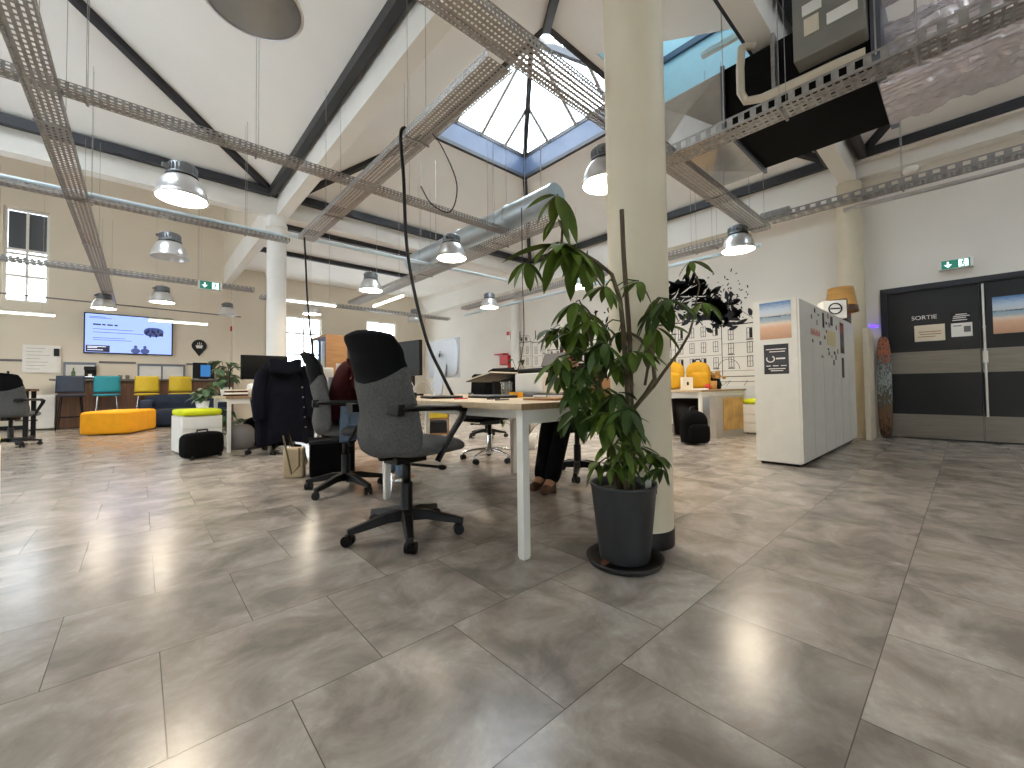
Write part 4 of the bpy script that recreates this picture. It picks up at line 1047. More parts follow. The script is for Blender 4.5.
# ------------------------------------------------------------------ double doors
g = G().box(XR-.03, XR+.1, .8, .87, 0, 2.25).box(XR-.03, XR+.1, -1.0, -.93, 0, 2.25).box(XR-.03, XR+.1, -.93, .8, 2.17, 2.25)
tn[0] += 1; struct('trim_%d' % tn[0], g, 'steel_dark')
for k, (a, b) in enumerate(((-.128, .8), (-.93, -.132))):
    d = struct('door_%d' % (k+1), G().box(XR+.01, XR+.06, a, b, .01, 2.17), 'door')
    build('kick_plate', G().box(XR+.005, XR+.01, a+.004, b-.004, .02, .36), 'kick', d)
    build('push_plate', G().box(XR+.005, XR+.01, a+.004, b-.004, .955, 1.275), 'kick', d)
    if k == 0:
        text('lettering', 'SORTIE', .082, 'paper', d, facing((XR+.009, .405, 1.765), (0, -1, 0), (0, 0, 1)))
    else:
        build('panic_rod', G().tube([(XR-.01, -.165, .35), (XR-.01, -.165, 2.15)], .012, 10), 'white_met', d)
        build('lock_case', G().box(XR-.03, XR+.01, -.19, -.14, 1.08, 1.24).box(XR-.02, XR+.01, -.18, -.15, .94, .98).box(XR-.02, XR+.01, -.18, -.15, 1.55, 1.58), 'white_met', d, bevel=.004)
def sheet(name, label, a0, a1, z0, z1, m, lines=(), ink='ink_grey'):
    o = flat(name, label, 'sign', 'x', XR+.009, a0, a1, z0, z1, m, .003)
    g = G()
    for z, p, q in lines: g.box(-.0045, -.003, p, q, z, z+.012)
    if lines: build('print_lines', g, ink, o)
    return o
sheet('paper_notice', 'cream paper notice under the word SORTIE on the black door', .2, .51, 1.42, 1.655, 'paper_cream', [(.13, -.12, .11), (.095, -.12, .1), (.06, -.06, .12)], 'card')
sheet('black_plate', 'small black plate with white handwriting right of SORTIE', -.05, .14, 1.66, 1.79, 'ink', [(.1, -.06, .05), (.075, -.085, .07), (.05, -.05, .075), (.02, -.06, .08)], 'paper')
o = sheet('paper_notice', 'white paper notice under the small black plate', -.06, .14, 1.455, 1.645, 'paper', [(.145, .0, .08)])
build('print_block', G().box(-.0045, -.003, -.085, -.02, .06, .14), 'ink_grey', o)
o = flat('poster', 'beach photo poster on the right black door', 'poster', 'x', XR+.009, -.62, -.245, 1.46, 1.95, 'beach')

# ------------------------------------------------------------------ wall drawing
RM = random.Random(11)
def mural():
    o = thing('wall_drawing', 'black ink town drawing with a dark splash of leaves on the right wall', 'wall drawing', (XR, 0, 0))
    g = G(); X = -.004
    def line(y0, z0, y1, z1, w=.008):
        d = Vector((0, y1-y0, z1-z0)); 
        if d.length < 1e-4: return
        n = Vector((0, -d.z, d.y)).normalized()*w/2
        a, b = Vector((0, y0, z0)), Vector((0, y1, z1))
        g.prism([(0, 0), (1, 0), (1, 1), (0, 1)], a-n, b-a, n*2, (X, 0, 0))
    def rect(y0, y1, z0, z1, w=.008):
        line(y0, z0, y1, z0, w); line(y1, z0, y1, z1, w); line(y1, z1, y0, z1, w); line(y0, z1, y0, z0, w)
    def fill(y0, y1, z0, z1): g.box(X, 0, y0, y1, z0, z1)
    y = 2.55
    while y < 8.6:
        w = RM.uniform(.42, .95); top = RM.uniform(1.75, 2.15); base = .98
        rect(y, y+w, base, top); line(y-.04, top, y+w+.04, top, .018)
        kind = RM.random()
        if kind < .5:
            line(y, top, y+.1, top+.2); line(y+w, top, y+w-.1, top+.2); line(y+.1, top+.2, y+w-.1, top+.2)
            for q in range(2):
                c = y + w*(q+1)/3; rect(c-.05, c+.05, top+.03, top+.16); fill(c-.03, c+.03, top+.05, top+.14)
        else:
            line(y, top, y+w/2, top+.28); line(y+w/2, top+.28, y+w, top)
        fill(y+w*.75, y+w*.8, top+.1, top+.34)
        rows = 3; cols = max(2, int(w/.22))
        for r in range(rows):
            z = base + .18 + (top-base-.2)*r/rows
            line(y, z-.07, y+w, z-.07, .006)
            for c in range(cols):
                u = y + w*(c+.5)/cols
                rect(u-.045, u+.045, z, z+.2, .008); line(u, z, u, z+.2, .006); line(u-.045, z+.1, u+.045, z+.1, .006)
                if RM.random() < .45: fill(u-.04, u-.005, z+.01, z+.19)
                if RM.random() < .3: line(u-.06, z-.02, u+.06, z-.02, .016)
        y += w + RM.uniform(0, .08)
    line(2.5, .98, 8.7, .98, .014); line(2.5, .88, 8.7, .9, .008)
    for k in range(14):
        u = RM.uniform(2.6, 8.4); line(u, .9, u+RM.uniform(-.3, .3), .8, .006)
    # arch and awning
    for q in range(2):
        c = 3.1 + q*2.9; r = .2
        P = [(c + r*math.cos(PI*k/12), 1.12 + r*math.sin(PI*k/12)) for k in range(13)]
        for a, b in zip(P, P[1:]): line(*a, *b)
    build('line_drawing', g, 'ink', o)
    # splash of ink leaves
    g = G()
    def leaf(y, z, a, L, w):
        d = Vector((0, math.cos(a), math.sin(a))); n = Vector((0, -math.sin(a), math.cos(a)))
        P = [(0, 0), (.2, .6), (.5, 1), (.8, .6), (1, 0), (.8, -.5), (.5, -.8), (.2, -.5)]
        g.prism([(p[0]*L, p[1]*w/2) for p in P], (0, y, z), d, n, (X*1.5, 0, 0))
    for k in range(330):
        t = RM.random(); cy = 3.15 + 1.75*t; 
        cz = 2.25 + .55*math.sin(PI*min(1, t*1.1)) + RM.gauss(0, .13)
        leaf(cy, cz, RM.uniform(0, 2*PI), RM.uniform(.1, .3), RM.uniform(.05, .12))
    for k in range(60):
        leaf(3.2 + RM.gauss(0, .25), 2.25 + RM.gauss(0, .18), RM.uniform(0, 2*PI), RM.uniform(.1, .26), RM.uniform(.06, .12))
    for k in range(90):
        leaf(2.95 + RM.uniform(-.25, .7), 2.5 + RM.gauss(0, .25), RM.uniform(0, 2*PI), RM.uniform(.02, .08), .025)
    for k in range(26):
        leaf(6.0 + RM.gauss(0, .3), 2.45 + RM.gauss(0, .2), RM.uniform(0, 2*PI), RM.uniform(.06, .2), RM.uniform(.03, .08))
    leaf(6.95, 2.55, 1.2, .35, .14); leaf(7.0, 2.8, .2, .16, .12); leaf(6.9, 2.45, -.6, .2, .08)
    g.prism([(0, 0), (1.05, .16), (1.1, .3), (.2, .26)], (0, 2.85, 2.03), (0, 1, 0), (0, 0, 1), (X, 0, 0))
    build('ink_foliage', g, 'ink', o)
    g = G()
    for k in range(34):
        a = RM.gauss(2.9, .5); y, z = RM.uniform(3.5, 4.7), RM.uniform(2.2, 2.85); L, wd = RM.uniform(.12, .32), RM.uniform(.02, .06)
        d = Vector((0, math.cos(a), math.sin(a))); n = Vector((0, -math.sin(a), math.cos(a)))
        g.prism([(q[0]*L, q[1]*wd/2) for q in ((0, 0), (.25, .7), (.55, 1), (.85, .5), (1, 0), (.8, -.2), (.5, -.1), (.2, -.2))], (X*1.5, y, z), d, n, (X, 0, 0))
    build('white_strokes', g, 'paper', o)
mural()
struct('trim_90', G().box(XR-.03, XR, 1.4, 8.9, .3, .8), 'dado')
o = thing('hose_box', 'red wall box beside the far pipe column', 'hose box', (8.365, 9.55, 1.5))
build('box', G().box(-.08, .085, -.2, .2, .02, .3), 'red', o, bevel=.02)
build('bracket', G().box(-.12, .085, -.05, .4, .33, .37).box(-.05, .085, -.2, -.15, -.2, 0.02), 'red', o)
o = thing('fire_notice', 'small red and white notice above the red wall box', 'sign', (8.435, 9.4, 2.42))
build('plate', G().box(-.003, .012, -.17, .17, -.13, .13), 'paper', o)
build('red_panel', G().box(-.006, -.003, -.16, -.01, -.12, .12).box(-.006, -.003, .02, .16, .01, .12), 'red', o)

# ------------------------------------------------------------------ desk by the mural
def pack(name, label, loc, rz, m, m2, s, strap=None):
    o = thing(name, label, 'backpack', loc, rz)
    g = G()
    def f(u, v):
        a = 2*PI*u; ca, sa = math.cos(a), math.sin(a)
        z = s*(.0 + .5*v); k = (1 - max(0, (v-.62)/.38)**2.4)**.5 if v < 1 else 0
        k *= 1 - .1*(1-v)**6
        if v == 0: k = .0
        return Vector((s*.2*k*math.copysign(abs(ca)**.6, ca), s*.12*k*math.copysign(abs(sa)**.6, sa)*(1.05-.25*v), z))
    g.grid(f, 32, 18, closed_u=True); build('body', g, m, o)
    build('front_pocket', G().ell((0, -s*.115, s*.16), (s*.165, s*.06, s*.14), 24, 10, p=.5), m, o)
    build('handle', G().tube([(-s*.05, s*.02, s*.49), (-s*.03, s*.02, s*.54), (s*.03, s*.02, s*.54), (s*.05, s*.02, s*.49)], s*.012, 8), m2, o)
    for q in (-1, 1): build('strap', G().tube([(q*s*.1, s*.1, s*.44), (q*s*.12, s*.18, s*.3), (q*s*.13, s*.12, s*.08)], s*.022, 8, flat=.4), m2, o)
    return o
pack('backpack', 'black backpack on the floor at the end of the mural desk', (5.78, 2.6, 0.002), rad(-30), 'black_soft', 'black', .95)
pack('backpack', 'left of the two yellow backpacks on the mural desk', (6.62, 3.32, Zt), rad(-70), 'bag_yellow', 'leaf_dark', .95)
pack('backpack', 'right of the two yellow backpacks on the mural desk, next to a dark jacket', (7.06, 3.08, Zt), rad(-60), 'bag_yellow', 'black', .95)
o = tag(build('dark_jacket', G().ell((0, 0, .17), (.3, .16, .17), 24, 14, p=.75).ell((-.18, .05, .3), (.14, .12, .17), 16, 10), 'black_soft', loc=(7.65, 3.25, Zt)), 'dark jacket heaped beside the yellow backpacks', 'jacket')
o = thing('gift_box', 'cream box with a small dark mark in front of the yellow backpacks', 'box', (6.45, 3.0, Zt), rad(-45))
build('carton', G().box(-.08, .08, -.05, .05, 0, .2), 'paper_cream', o, bevel=.003)
build('mark', G().ell((0, -.051, .1), (.018, .002, .03), 10, 6), 'ink', o)
cup('mug', 'white mug at the left end of the mural desk', 'mug', 6.38, 3.32, Zt, .035, .04, .09, 'white')
cup('jar', 'brown glass jar on the mural desk before the dark jacket', 'jar', 7.1, 2.86, Zt, .06, .065, .14, 'shade')
cup('mug', 'red mug on the mural desk', 'mug', 6.85, 2.84, Zt, .04, .04, .09, 'red')
tag(build('paper_sheets', G().cbox((0, 0, .01), (.3, .21, .02), .3), 'paper', loc=(6.55, 2.83, Zt)), 'stack of white sheets at the mural desk edge', 'paper')
o = thing('dried_flower_vase', 'dark vase with brown dried flowers on the mural desk', 'vase', (7.5, 2.95, Zt))
build('vase', G().lathe([(0, 0), (.06, 0), (.08, .08), (.05, .16), (.06, .18)], 18), 'black', o)
g = G()
for k in range(16): g.ell((RM.gauss(0, .06), RM.gauss(0, .06), .26 + RM.gauss(0, .05)), (.035, .035, .03), 8, 6)
build('dried_bunch', g, 'shade', o, stuff=True)
o = thing('flat_box', 'tall grey box with a gold printed panel leaning at the mural desk end', 'box', (7.05, 2.58, 0), rad(-6))
build('carton', G().box(-.45, .47, 0, .1, 0.0, .66), 'grey_carton', o, bevel=.004)
build('gold_panel', G().box(-.22, .43, -.004, 0, .1, .62), 'gold', o)
o = thing('cardboard_carton', 'open brown cardboard carton under the mural desk', 'box', (6.55, 3.75, 0), rad(15))
build('carton', G().box(-.25, .25, -.2, .2, 0, .015).box(-.25, -.24, -.2, .2, 0, .5).box(.24, .25, -.2, .2, 0, .5).box(-.24, .24, -.2, -.19, 0, .5).box(-.24, .24, .19, .2, 0, .5), 'card', o)
fm = Matrix.Translation((-.25, 0, .5)) @ Matrix.Rotation(rad(-35), 4, 'Y')
build('flap', G().box(-.008, 0, -.2, .2, 0, .2, fm), 'card', o)
tag(build('black_bin', G().lathe([(0, 0), (.2, 0), (.24, .6), (.232, .6), (.195, .01), (0, .01)], 24), 'black', loc=(6.85, 3.2, 0)), 'black bin in the shade under the mural desk', 'bin')

# ------------------------------------------------------------------ bags on the floor by the seated person
o = thing('tote_bag', 'beige canvas tote bag with dark handles on the floor behind the grey chairs', 'bag', (1.1, 4.32, 0), rad(-35))
build('body', G().box(-.09, .09, -.05, .05, 0, .28), 'kraft', o, bevel=.02)
for s in (-1, 1): build('handle', G().tube([(-.06, s*.052, .28), (-.08, s*.06, .4), (-.02, s*.1, .2), (.02, s*.12, .05), (.08, s*.1, .12), (.06, s*.055, .28)], .008, 6), 'stem', o)
o = thing('crate_bag', 'black open box bag next to the beige tote', 'bag', (1.42, 4.25, 0), rad(-15))
build('body', G().box(-.2, .2, -.15, .15, 0, .33), 'black_soft', o, bevel=.015)
build('rim', G().box(-.21, .21, -.16, -.15, .31, .345).box(-.21, .21, .15, .16, .31, .345), 'black', o)
tag(build('grey_bag', G().ell((0, 0, .16), (.17, .14, .19), 20, 12, p=.75), 'ink_grey', loc=(1.08, 6.95, 0)), 'grey slouched bag under the coat side desk', 'bag')
tag(build('dark_bag', G().ell((0, 0, .22), (.27, .2, .22), 20, 12, p=.7).ell((.1, -.1, .38), (.14, .1, .16), 14, 10), 'black_soft', loc=(1.38, 7.15, 0)), 'dark bag behind the grey slouched bag under the coat side desk', 'bag')
# ------------------------------------------------------------------ plants
RP = random.Random(21)
def leaflet(g, base, d, L, w, droop=.5, roll=0):
    """lance shaped leaf starting at base along d, sagging towards its tip"""
    d = Vector(d).normalized(); up = Vector((0, 0, 1))
    s = d.cross(up); s = s.normalized() if s.length > .05 else Vector((math.cos(roll), math.sin(roll), 0))
    n = 7; rows = []; p = Vector(base); t = d.copy()
    for i in range(n+1):
        k = i/n
        ww = w*.5*(math.sin(PI*min(1, k**.85))**.8 if 0 < k < 1 else .02)
        nn = s.cross(t).normalized()
        rows.append([p - s*ww + nn*ww*.35, p, p + s*ww + nn*ww*.35])
        t = (t + Vector((0, 0, -droop*1.2/n))).normalized(); p = p + t*L/n
    vs = [v for r in rows for v in r]
    fs = []
    for i in range(n):
        for j in (0, 1): fs.append((i*3+j, (i+1)*3+j, (i+1)*3+j+1, i*3+j+1))
    g.add(vs, fs, True)
def palmate(g, c, n, L, down=.5, a0=None, w=.3):
    """hand of leaflets spread round a tilted axis"""
    a0 = RP.uniform(0, 6.28) if a0 is None else a0
    t = RP.uniform(0, 6.28); k = RP.uniform(.1, .75)
    ax = Vector((math.cos(t)*k, math.sin(t)*k, 1)).normalized()
    e1 = ax.cross(Vector((0, 1, .2))).normalized(); e2 = ax.cross(e1)
    for k in range(n):
        a = a0 + 2*PI*k/n + RP.uniform(-.3, .3)
        l = L*RP.uniform(.65, 1.15)
        d = e1*math.cos(a) + e2*math.sin(a) - ax*RP.uniform(-.1, .5) - Vector((0, 0, down*RP.uniform(.3, 1.0)))
        leaflet(g, Vector(c) + d.normalized()*.008, d, l, l*w*RP.uniform(.85, 1.15), RP.uniform(.25, .75), a)
plant = thing('potted_plant', 'tall leafy plant in a grey pot in front of the round column', 'potted plant', (0, 0, 0))
PX, PY = 1.708, 1.112
g = G().lathe([(0, .02), (.112, .02), (.116, .03), (.151, .355), (.155, .36), (.155, .372), (.146, .372), (.144, .34), (.143, .325)], 44, (PX, PY, 0))
pot = build('pot', g, 'pot', plant)
g = G().tube([(PX+.157, PY-.05, .36), (PX+.185, PY-.06, .35), (PX+.185, PY-.06, .3), (PX+.15, PY-.05, .29)], .011, 8)
build('handle', g, 'black', pot)
build('soil', G().lathe([(0, .338), (.06, .343), (.143, .328)], 24, (PX, PY, 0)), 'soil', plant)
build('plant_label', G().box(PX+.06, PX+.064, PY-.11, PY-.08, .33, .46), 'paper', plant)
build('stake', G().tube([(1.72, 1.07, .33), (1.71, 1.06, .62), (1.69, 1.05, 1.04), (1.67, 1.06, 1.42), (1.66, 1.06, 1.65)], [.012, .012, .0115, .011, .011], 8), 'stake', plant)
stems = [
 ([(1.67, 1.07, .33), (1.65, 1.04, .77), (1.62, 1.04, 1.1), (1.6, 1.04, 1.22), (1.57, 1.06, 1.33), (1.53, 1.11, 1.39), (1.49, 1.19, 1.46), (1.44, 1.24, 1.49)], .0135, .006),
 ([(1.44, 1.24, 1.49), (1.46, 1.25, 1.61), (1.46, 1.28, 1.74)], .006, .004),
 ([(1.70, 1.06, .33), (1.71, 1.05, .72), (1.715, .99, .79), (1.71, .94, .86), (1.69, .94, .98), (1.66, .98, 1.04), (1.64, 1.02, 1.07)], .013, .006),
 ([(1.71, 1.05, .72), (1.76, .97, .83), (1.81, .95, .89), (1.89, .91, .99), (1.93, .88, 1.07), (1.94, .86, 1.15), (1.97, .83, 1.22)], .009, .004),
 ([(1.73, 1.0, .83), (1.75, .97, 1.04), (1.74, .98, 1.13), (1.74, .97, 1.2), (1.76, .96, 1.22), (1.78, .94, 1.23)], .007, .004),
 ([(1.95, .87, 1.15), (1.99, .85, 1.31), (1.98, .89, 1.43)], .004, .003),
 ([(1.6, 1.04, 1.22), (1.65, 1.18, 1.32), (1.69, 1.28, 1.44)], .005, .003),
 ([(1.49, 1.19, 1.46), (1.43, 1.34, 1.45), (1.39, 1.42, 1.44)], .005, .003),
 ([(1.67, 1.12, .33), (1.62, 1.12, .55), (1.56, 1.12, .8), (1.5, 1.12, 1.0), (1.46, 1.14, 1.18)], .012, .005),
 ([(1.69, 1.1, .33), (1.66, 1.16, .6), (1.6, 1.2, .9), (1.54, 1.22, 1.05)], .01, .005),
]
SP = []
g = G()
for P, r0, r1 in stems:
    n = len(P); g.tube(P, [r0 + (r1-r0)*i/(n-1) for i in range(n)], 8)
    for a, b in zip(P, P[1:]):
        for k in range(6): SP.append(Vector(a).lerp(Vector(b), k/6))
    SP.append(Vector(P[-1]))
gst = g
top = [((1.5, 1.14, 1.42), 6, .2, .8), ((1.44, 1.27, 1.62), 4, .15, .9), ((1.45, 1.25, 1.5), 5, .2, .3), ((1.46, 1.28, 1.74), 5, .23, .75), ((1.43, 1.24, 1.48), 7, .25, .55), ((1.47, 1.2, 1.45), 6, .22, .7), ((1.39, 1.42, 1.44), 6, .17, 1.0), ((1.45, 1.17, 1.21), 7, .17, .7), ((1.51, 1.05, 1.27), 6, .14, .6),
 ((1.69, 1.28, 1.44), 5, .13, .5), ((1.66, .98, 1.3), 5, .13, .6), ((1.78, .94, 1.23), 5, .14, .7), ((1.76, .96, 1.1), 6, .19, .9), ((1.98, .89, 1.43), 5, .13, .4), ((1.97, .83, 1.22), 6, .14, .7)]
mass = [(1.61, .89, 1.14), (1.46, 1.1, 1.12), (1.67, 1.18, 1.12), (1.52, 1.25, 1.02), (1.45, 1.04, 1.0), (1.4, 1.23, .94), (1.4, 1.09, .91), (1.61, 1.1, .94), (1.4, 1.16, .82), (1.53, 1.11, .82), (1.5, 1.0, .8), (1.55, 1.35, 1.11), (1.52, 1.19, .74), (1.47, 1.03, .72), (1.7, 1.1, .67), (1.53, 1.05, .58), (1.6, .99, .74), (1.57, .97, .98), (1.53, 1.4, 1.12), (1.6, 1.25, .85), (1.55, 1.28, .7), (1.48, 1.3, .88)]
low = [(1.57, 1.02, .5), (1.58, .96, .52), (1.72, .97, .52), (1.74, .93, .46), (1.56, 1.14, .48), (1.66, 1.0, .56), (1.8, .98, .5), (1.63, 1.12, .5), (1.52, .98, .56)]
gl, gd, gp = G(), G(), G()
def petiole(c):
    c = Vector(c); best = min((p for p in SP if p.z < c.z + .03), key=lambda p: (p-c).length)
    if (best-c).length > .012:
        m = best.lerp(c, .5) + Vector((0, 0, .02)); gp.tube([best, m, c], .0032, 6)
for c, n, L, dn in top: palmate(gl, c, n, L, dn*1.1); petiole(c)
mass += [tuple(a + RP.gauss(0, .05) for a in c) for c in mass[:18]]
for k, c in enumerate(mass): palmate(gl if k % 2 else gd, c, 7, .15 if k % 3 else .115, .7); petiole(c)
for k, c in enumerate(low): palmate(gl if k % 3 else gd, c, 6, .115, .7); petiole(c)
build('stem', gst, 'stem', plant); build('petioles', gp, 'leaf_dark', plant, stuff=True)
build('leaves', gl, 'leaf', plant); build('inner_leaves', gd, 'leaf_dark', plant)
tag(build('plant_saucer', G().lathe([(0, .002), (.165, .002), (.18, .03), (.176, .032), (.16, .012), (0, .012)], 40, (PX, PY, 0)), 'saucer'), 'round dark saucer under the big grey plant pot', 'saucer')
tag(build('fallen_leaf', G().add([(-.04, -.02, 0), (.0, -.03, .012), (.045, 0, .004), (.0, .02, .01)], [(0, 1, 2, 3)]), 'shoe_brown', loc=(PX-.135, PY+.02, .026), solid=.002), 'dry reddish leaf lying in the saucer', 'leaf')
def small_plant(label, x, y, z, h, n, m, pr=.08, L=.16):
    o = thing('potted_plant', label, 'potted plant', (x, y, z))
    build('pot', G().lathe([(0, 0), (pr*.75, 0), (pr, pr*1.6), (pr*.9, pr*1.6), (pr*.85, pr*1.4), (0, pr*1.4)], 20), 'white', o)
    g, s = G(), G()
    for k in range(n):
        a = RP.uniform(0, 6.28); r = RP.uniform(.02, h*.42); q = Vector((r*math.cos(a), r*math.sin(a), pr*1.5 + h*RP.uniform(.15, 1)))
        s.tube([(0, 0, pr*1.4), (q.x*.4, q.y*.4, q.z*.7), q], .004, 5)
        for j in range(3):
            b = a + RP.uniform(-1.4, 1.4); leaflet(g, q, (math.cos(b), math.sin(b), RP.uniform(-.3, .5)), L*RP.uniform(.7, 1.2), L*.5, .9)
    build('stem', s, 'stem', o); build('leaves', g, m, o)
small_plant('leafy plant in a white pot on the desk beside the black monitor', .98, 7.62, Zt, .42, 20, 'leaf_grey')
small_plant('broad leaved plant on the grey pedestal behind the lime cushion', .78, 8.6, .5, .22, 12, 'leaf_grey', .1, .2)
small_plant('trailing green plant on the floor under the coat side desk', 1.0, 7.6, 0, .4, 18, 'leaf_grey', .1)
small_plant('small bushy plant on the far desk left of the printer', 3.9, 4.0, .0, 1.05, 26, 'leaf_dark', .12, .1)

# ------------------------------------------------------------------ people
def person(label, loc, head, J, top_m, leg_m, shoe_m, hair_len):
    o = thing('person', label, 'person', (loc[0], loc[1], 0), head)
    hands = {}
    V = [J['pelvis'], J['spine'], J['chest'], J['neck0'], J['neck1'], J['skull'], J['crown']]
    Rd = [(.13, .11), (.125, .1), (.15, .105), (.055, .055), (.052, .052), (.078, .09), (.06, .07)]
    Ed = [(0, 1), (1, 2), (2, 3), (3, 4), (4, 5), (5, 6)]
    for s in ('L', 'R'):
        b = len(V)
        V += [J['sh'+s], J['el'+s], J['wr'+s], J['pa'+s]]; Rd += [.058, .042, .027, (.034, .018)]
        Ed += [(2, b), (b, b+1), (b+1, b+2), (b+2, b+3)]
        w, p = Vector(J['wr'+s]), Vector(J['pa'+s]); d = (p-w).normalized(); sd = Vector((0, 0, 1)).cross(d).normalized(); dn = d.cross(sd)
        for k, (off, L) in enumerate(((-.03, .062), (-.01, .075), (.01, .07), (.028, .055))):
            c = len(V); a = p + sd*off + d*.02
            V += [a, a + d*L*.55 - dn*.004, a + d*L - dn*.022]; Rd += [.0095, .0085, .0075]; Ed += [(b+3, c), (c, c+1), (c+1, c+2)]
        c = len(V); sg = 1 if s == 'R' else -1
        a = w.lerp(p, .45) + sd*sg*.03
        V += [a, a + d*.03 + sd*sg*.02, a + d*.055 + sd*sg*.016]; Rd += [.012, .011, .009]; Ed += [(b+2, c), (c, c+1), (c+1, c+2)]
        b = len(V)
        V += [J['hip'+s], J['kn'+s], J['an'+s], J['to'+s]]; Rd += [.085, .058, .04, (.04, .03)]
        Ed += [(0, b), (b, b+1), (b+1, b+2), (b+2, b+3)]
    skin('body', [tuple(v) for v in V], Ed, Rd, 'skin', o)
    # clothes, a little wider than the limbs
    T = [tuple(Vector(J['pelvis']) + Vector((.04, 0, -.06))), J['spine'], J['chest'], J['neck0']]; tr = [(.21, .18), (.17, .14), (.17, .125), (.075, .075)]; te = [(0, 1), (1, 2), (2, 3)]
    for s in ('L', 'R'):
        b = len(T); T += [J['sh'+s], J['el'+s], tuple(Vector(J['el'+s]).lerp(Vector(J['wr'+s]), .85))]; tr += [.074, .06, .048]; te += [(2, b), (b, b+1), (b+1, b+2)]
    skin('sweater', T, te, tr, top_m, o)
    T = [tuple(Vector(J['pelvis']) - Vector((0, 0, .02)))]; tr = [(.18, .14)]; te = []
    for s in ('L', 'R'):
        b = len(T); k_, a_ = Vector(J['kn'+s]), Vector(J['an'+s]); T += [J['hip'+s], J['kn'+s], tuple(k_.lerp(a_, .55)), tuple(k_.lerp(a_, 1.08))]; tr += [.1, .078, .07, .07]; te += [(0, b), (b, b+1), (b+1, b+2), (b+2, b+3)]
    skin('trousers', T, te, tr, leg_m, o)
    for s in ('L', 'R'):
        a, t = Vector(J['an'+s]), Vector(J['to'+s]); d = (t-a); d.z = 0; d.normalize()
        skin('shoe', [tuple(Vector((a.x, a.y, .055)) - d*.035), tuple(Vector((a.x, a.y, .05)) + d*.06), tuple(Vector((a.x, a.y, .04)) + d*.15), tuple(Vector((a.x, a.y, .09)))], [(0, 1), (1, 2), (0, 3)], [(.048, .05), (.046, .042), (.04, .034), (.048, .048)], shoe_m, o)
    # head details
    k = Vector(J['skull'])
    g = G().ell(k + Vector((.093, 0, -.01)), (.022, .014, .026), 10, 8)
    build('nose', g, 'skin', o)
    build('eye', G().ell(k + Vector((.076, .033, .014)), (.011, .015, .009), 10, 8).ell(k + Vector((.076, -.033, .014)), (.011, .015, .009), 10, 8), 'ink', o)
    build('mouth', G().ell(k + Vector((.082, 0, -.055)), (.01, .026, .007), 10, 6), 'pink', o)
    build('ear', G().ell(k + Vector((-.005, .088, 0)), (.02, .01, .03), 10, 8).ell(k + Vector((-.005, -.088, 0)), (.02, .01, .03), 10, 8), 'skin', o)
    h = G()
    def f(u, v):
        a = 2*PI*u
        if v < .5:
            th = PI*.5*(v/.5); r = math.sin(th); z = .118*math.cos(th) + .02
        else: r = 1 - .08*(v-.5); z = .02 - hair_len*(v-.5)/.5
        front = max(0, math.cos(a))
        wav = 1 + .03*math.sin(a*17+v*8)
        x = .104*r*math.cos(a)*wav - .012; 
        if front > .25 and v > .36: x = min(x, .025); 
        return k + Vector((x, .1*r*math.sin(a)*wav*(1 + (.12*max(0, v-.5))), z))
    h.grid(f, 48, 18, closed_u=True)
    build('hair', h, 'hair', o)
    return o
J1 = dict(pelvis=(-.03, 0, .585), spine=(-.03, 0, .74), chest=(.05, 0, .93), neck0=(.09, .01, 1.05), neck1=(.11, .02, 1.1), skull=(.13, .03, 1.17), crown=(.12, .03, 1.23),
  shL=(.03, .165, 1.01), elL=(.0, .27, .80), wrL=(.06, .3, .86), paL=(.09, .3, .9),
  shR=(.04, -.165, 1.01), elR=(.1, -.24, .81), wrR=(.32, -.12, .80), paR=(.39, -.1, .795),
  hipL=(.05, .1, .56), knL=(.43, .13, .55), anL=(.4, .13, .1), toL=(.5, .14, .05),
  hipR=(.05, -.1, .56), knR=(.43, -.12, .55), anR=(.44, -.12, .1), toR=(.54, -.13, .05))
person('seated person in a dark red sweater and pale jeans, mostly hidden by the middle chair', (1.27, 3.46), rad(-14), J1, 'maroon', 'jeans', 'sneaker', .26)
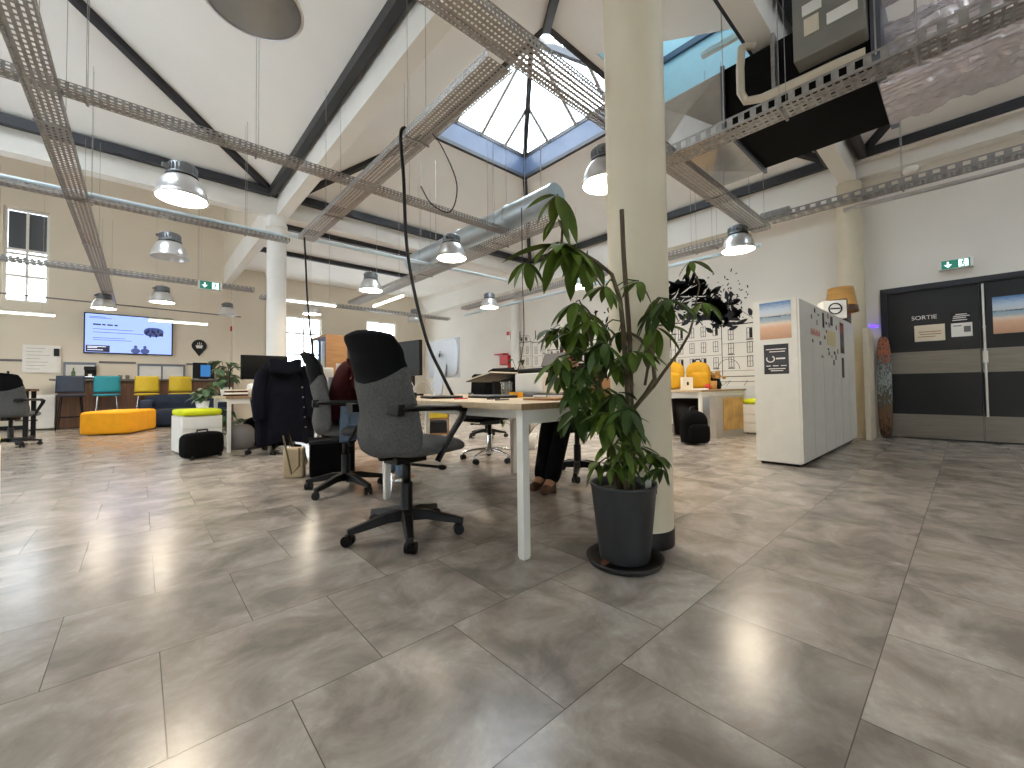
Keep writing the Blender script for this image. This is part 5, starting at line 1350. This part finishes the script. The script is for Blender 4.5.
tag(build('paper_sheet', G().box(-.06, .06, -.004, .004, -.06, .08), 'paper', loc=(1.36, 3.78, .98)), 'white sheet held up in the hand of the person in dark red', 'paper')
J2 = dict(J1); J2.update(elL=(.12, .24, .81), wrL=(.33, .12, .80), paL=(.4, .1, .795), chest=(.02, 0, .9), neck0=(.06, 0, 1.0), neck1=(.08, 0, 1.05), skull=(.11, 0, 1.135), crown=(.1, 0, 1.19), shL=(.03, .165, .95), shR=(.03, -.165, .95),
  knL=(.44, .12, .54), anL=(.64, .12, .1), toL=(.74, .13, .05), knR=(.44, -.02, .54), anR=(.60, .0, .1), toR=(.7, .0, .05))
person('seated person in dark clothes behind the plant leaves', (3.0, 2.43), rad(190), J2, 'black_soft', 'dark_trousers', 'shoe_brown', .1)

# ------------------------------------------------------------------ light and camera
w = D.worlds.new('sky'); bpy.context.scene.world = w; w.use_nodes = True
bg = w.node_tree.nodes['Background']; bg.inputs['Color'].default_value = (.99, .995, .99, 1); bg.inputs['Strength'].default_value = SKY
cam = D.cameras.new('camera'); co = D.objects.new('camera', cam); C.objects.link(co)
yaw, pitch, roll = rad(47.9), rad(1.6), rad(.7)
f = Vector((math.cos(yaw)*math.cos(pitch), math.sin(yaw)*math.cos(pitch), math.sin(pitch)))
r0 = Vector((math.sin(yaw), -math.cos(yaw), 0)); u0 = r0.cross(f)
r = r0*math.cos(roll) - u0*math.sin(roll); u = u0*math.cos(roll) + r0*math.sin(roll)
co.matrix_world = Matrix(((r.x, u.x, -f.x, 0), (r.y, u.y, -f.y, 0), (r.z, u.z, -f.z, .83), (0, 0, 0, 1)))
cam.sensor_width = 36; cam.lens = 412/1024*36; cam.shift_y = -8.5/1024; cam.clip_start = .02
sc = bpy.context.scene; sc.camera = co
sc.view_settings.view_transform = 'Standard'; sc.view_settings.look = 'None'; sc.view_settings.gamma = 1; sc.view_settings.use_curve_mapping = False
sc.view_settings.exposure = EXPO
sc.cycles.max_bounces = 10; sc.cycles.diffuse_bounces = 6; sc.cycles.transparent_max_bounces = 16; sc.cycles.use_denoising = True
sc.cycles.sample_clamp_indirect = 8
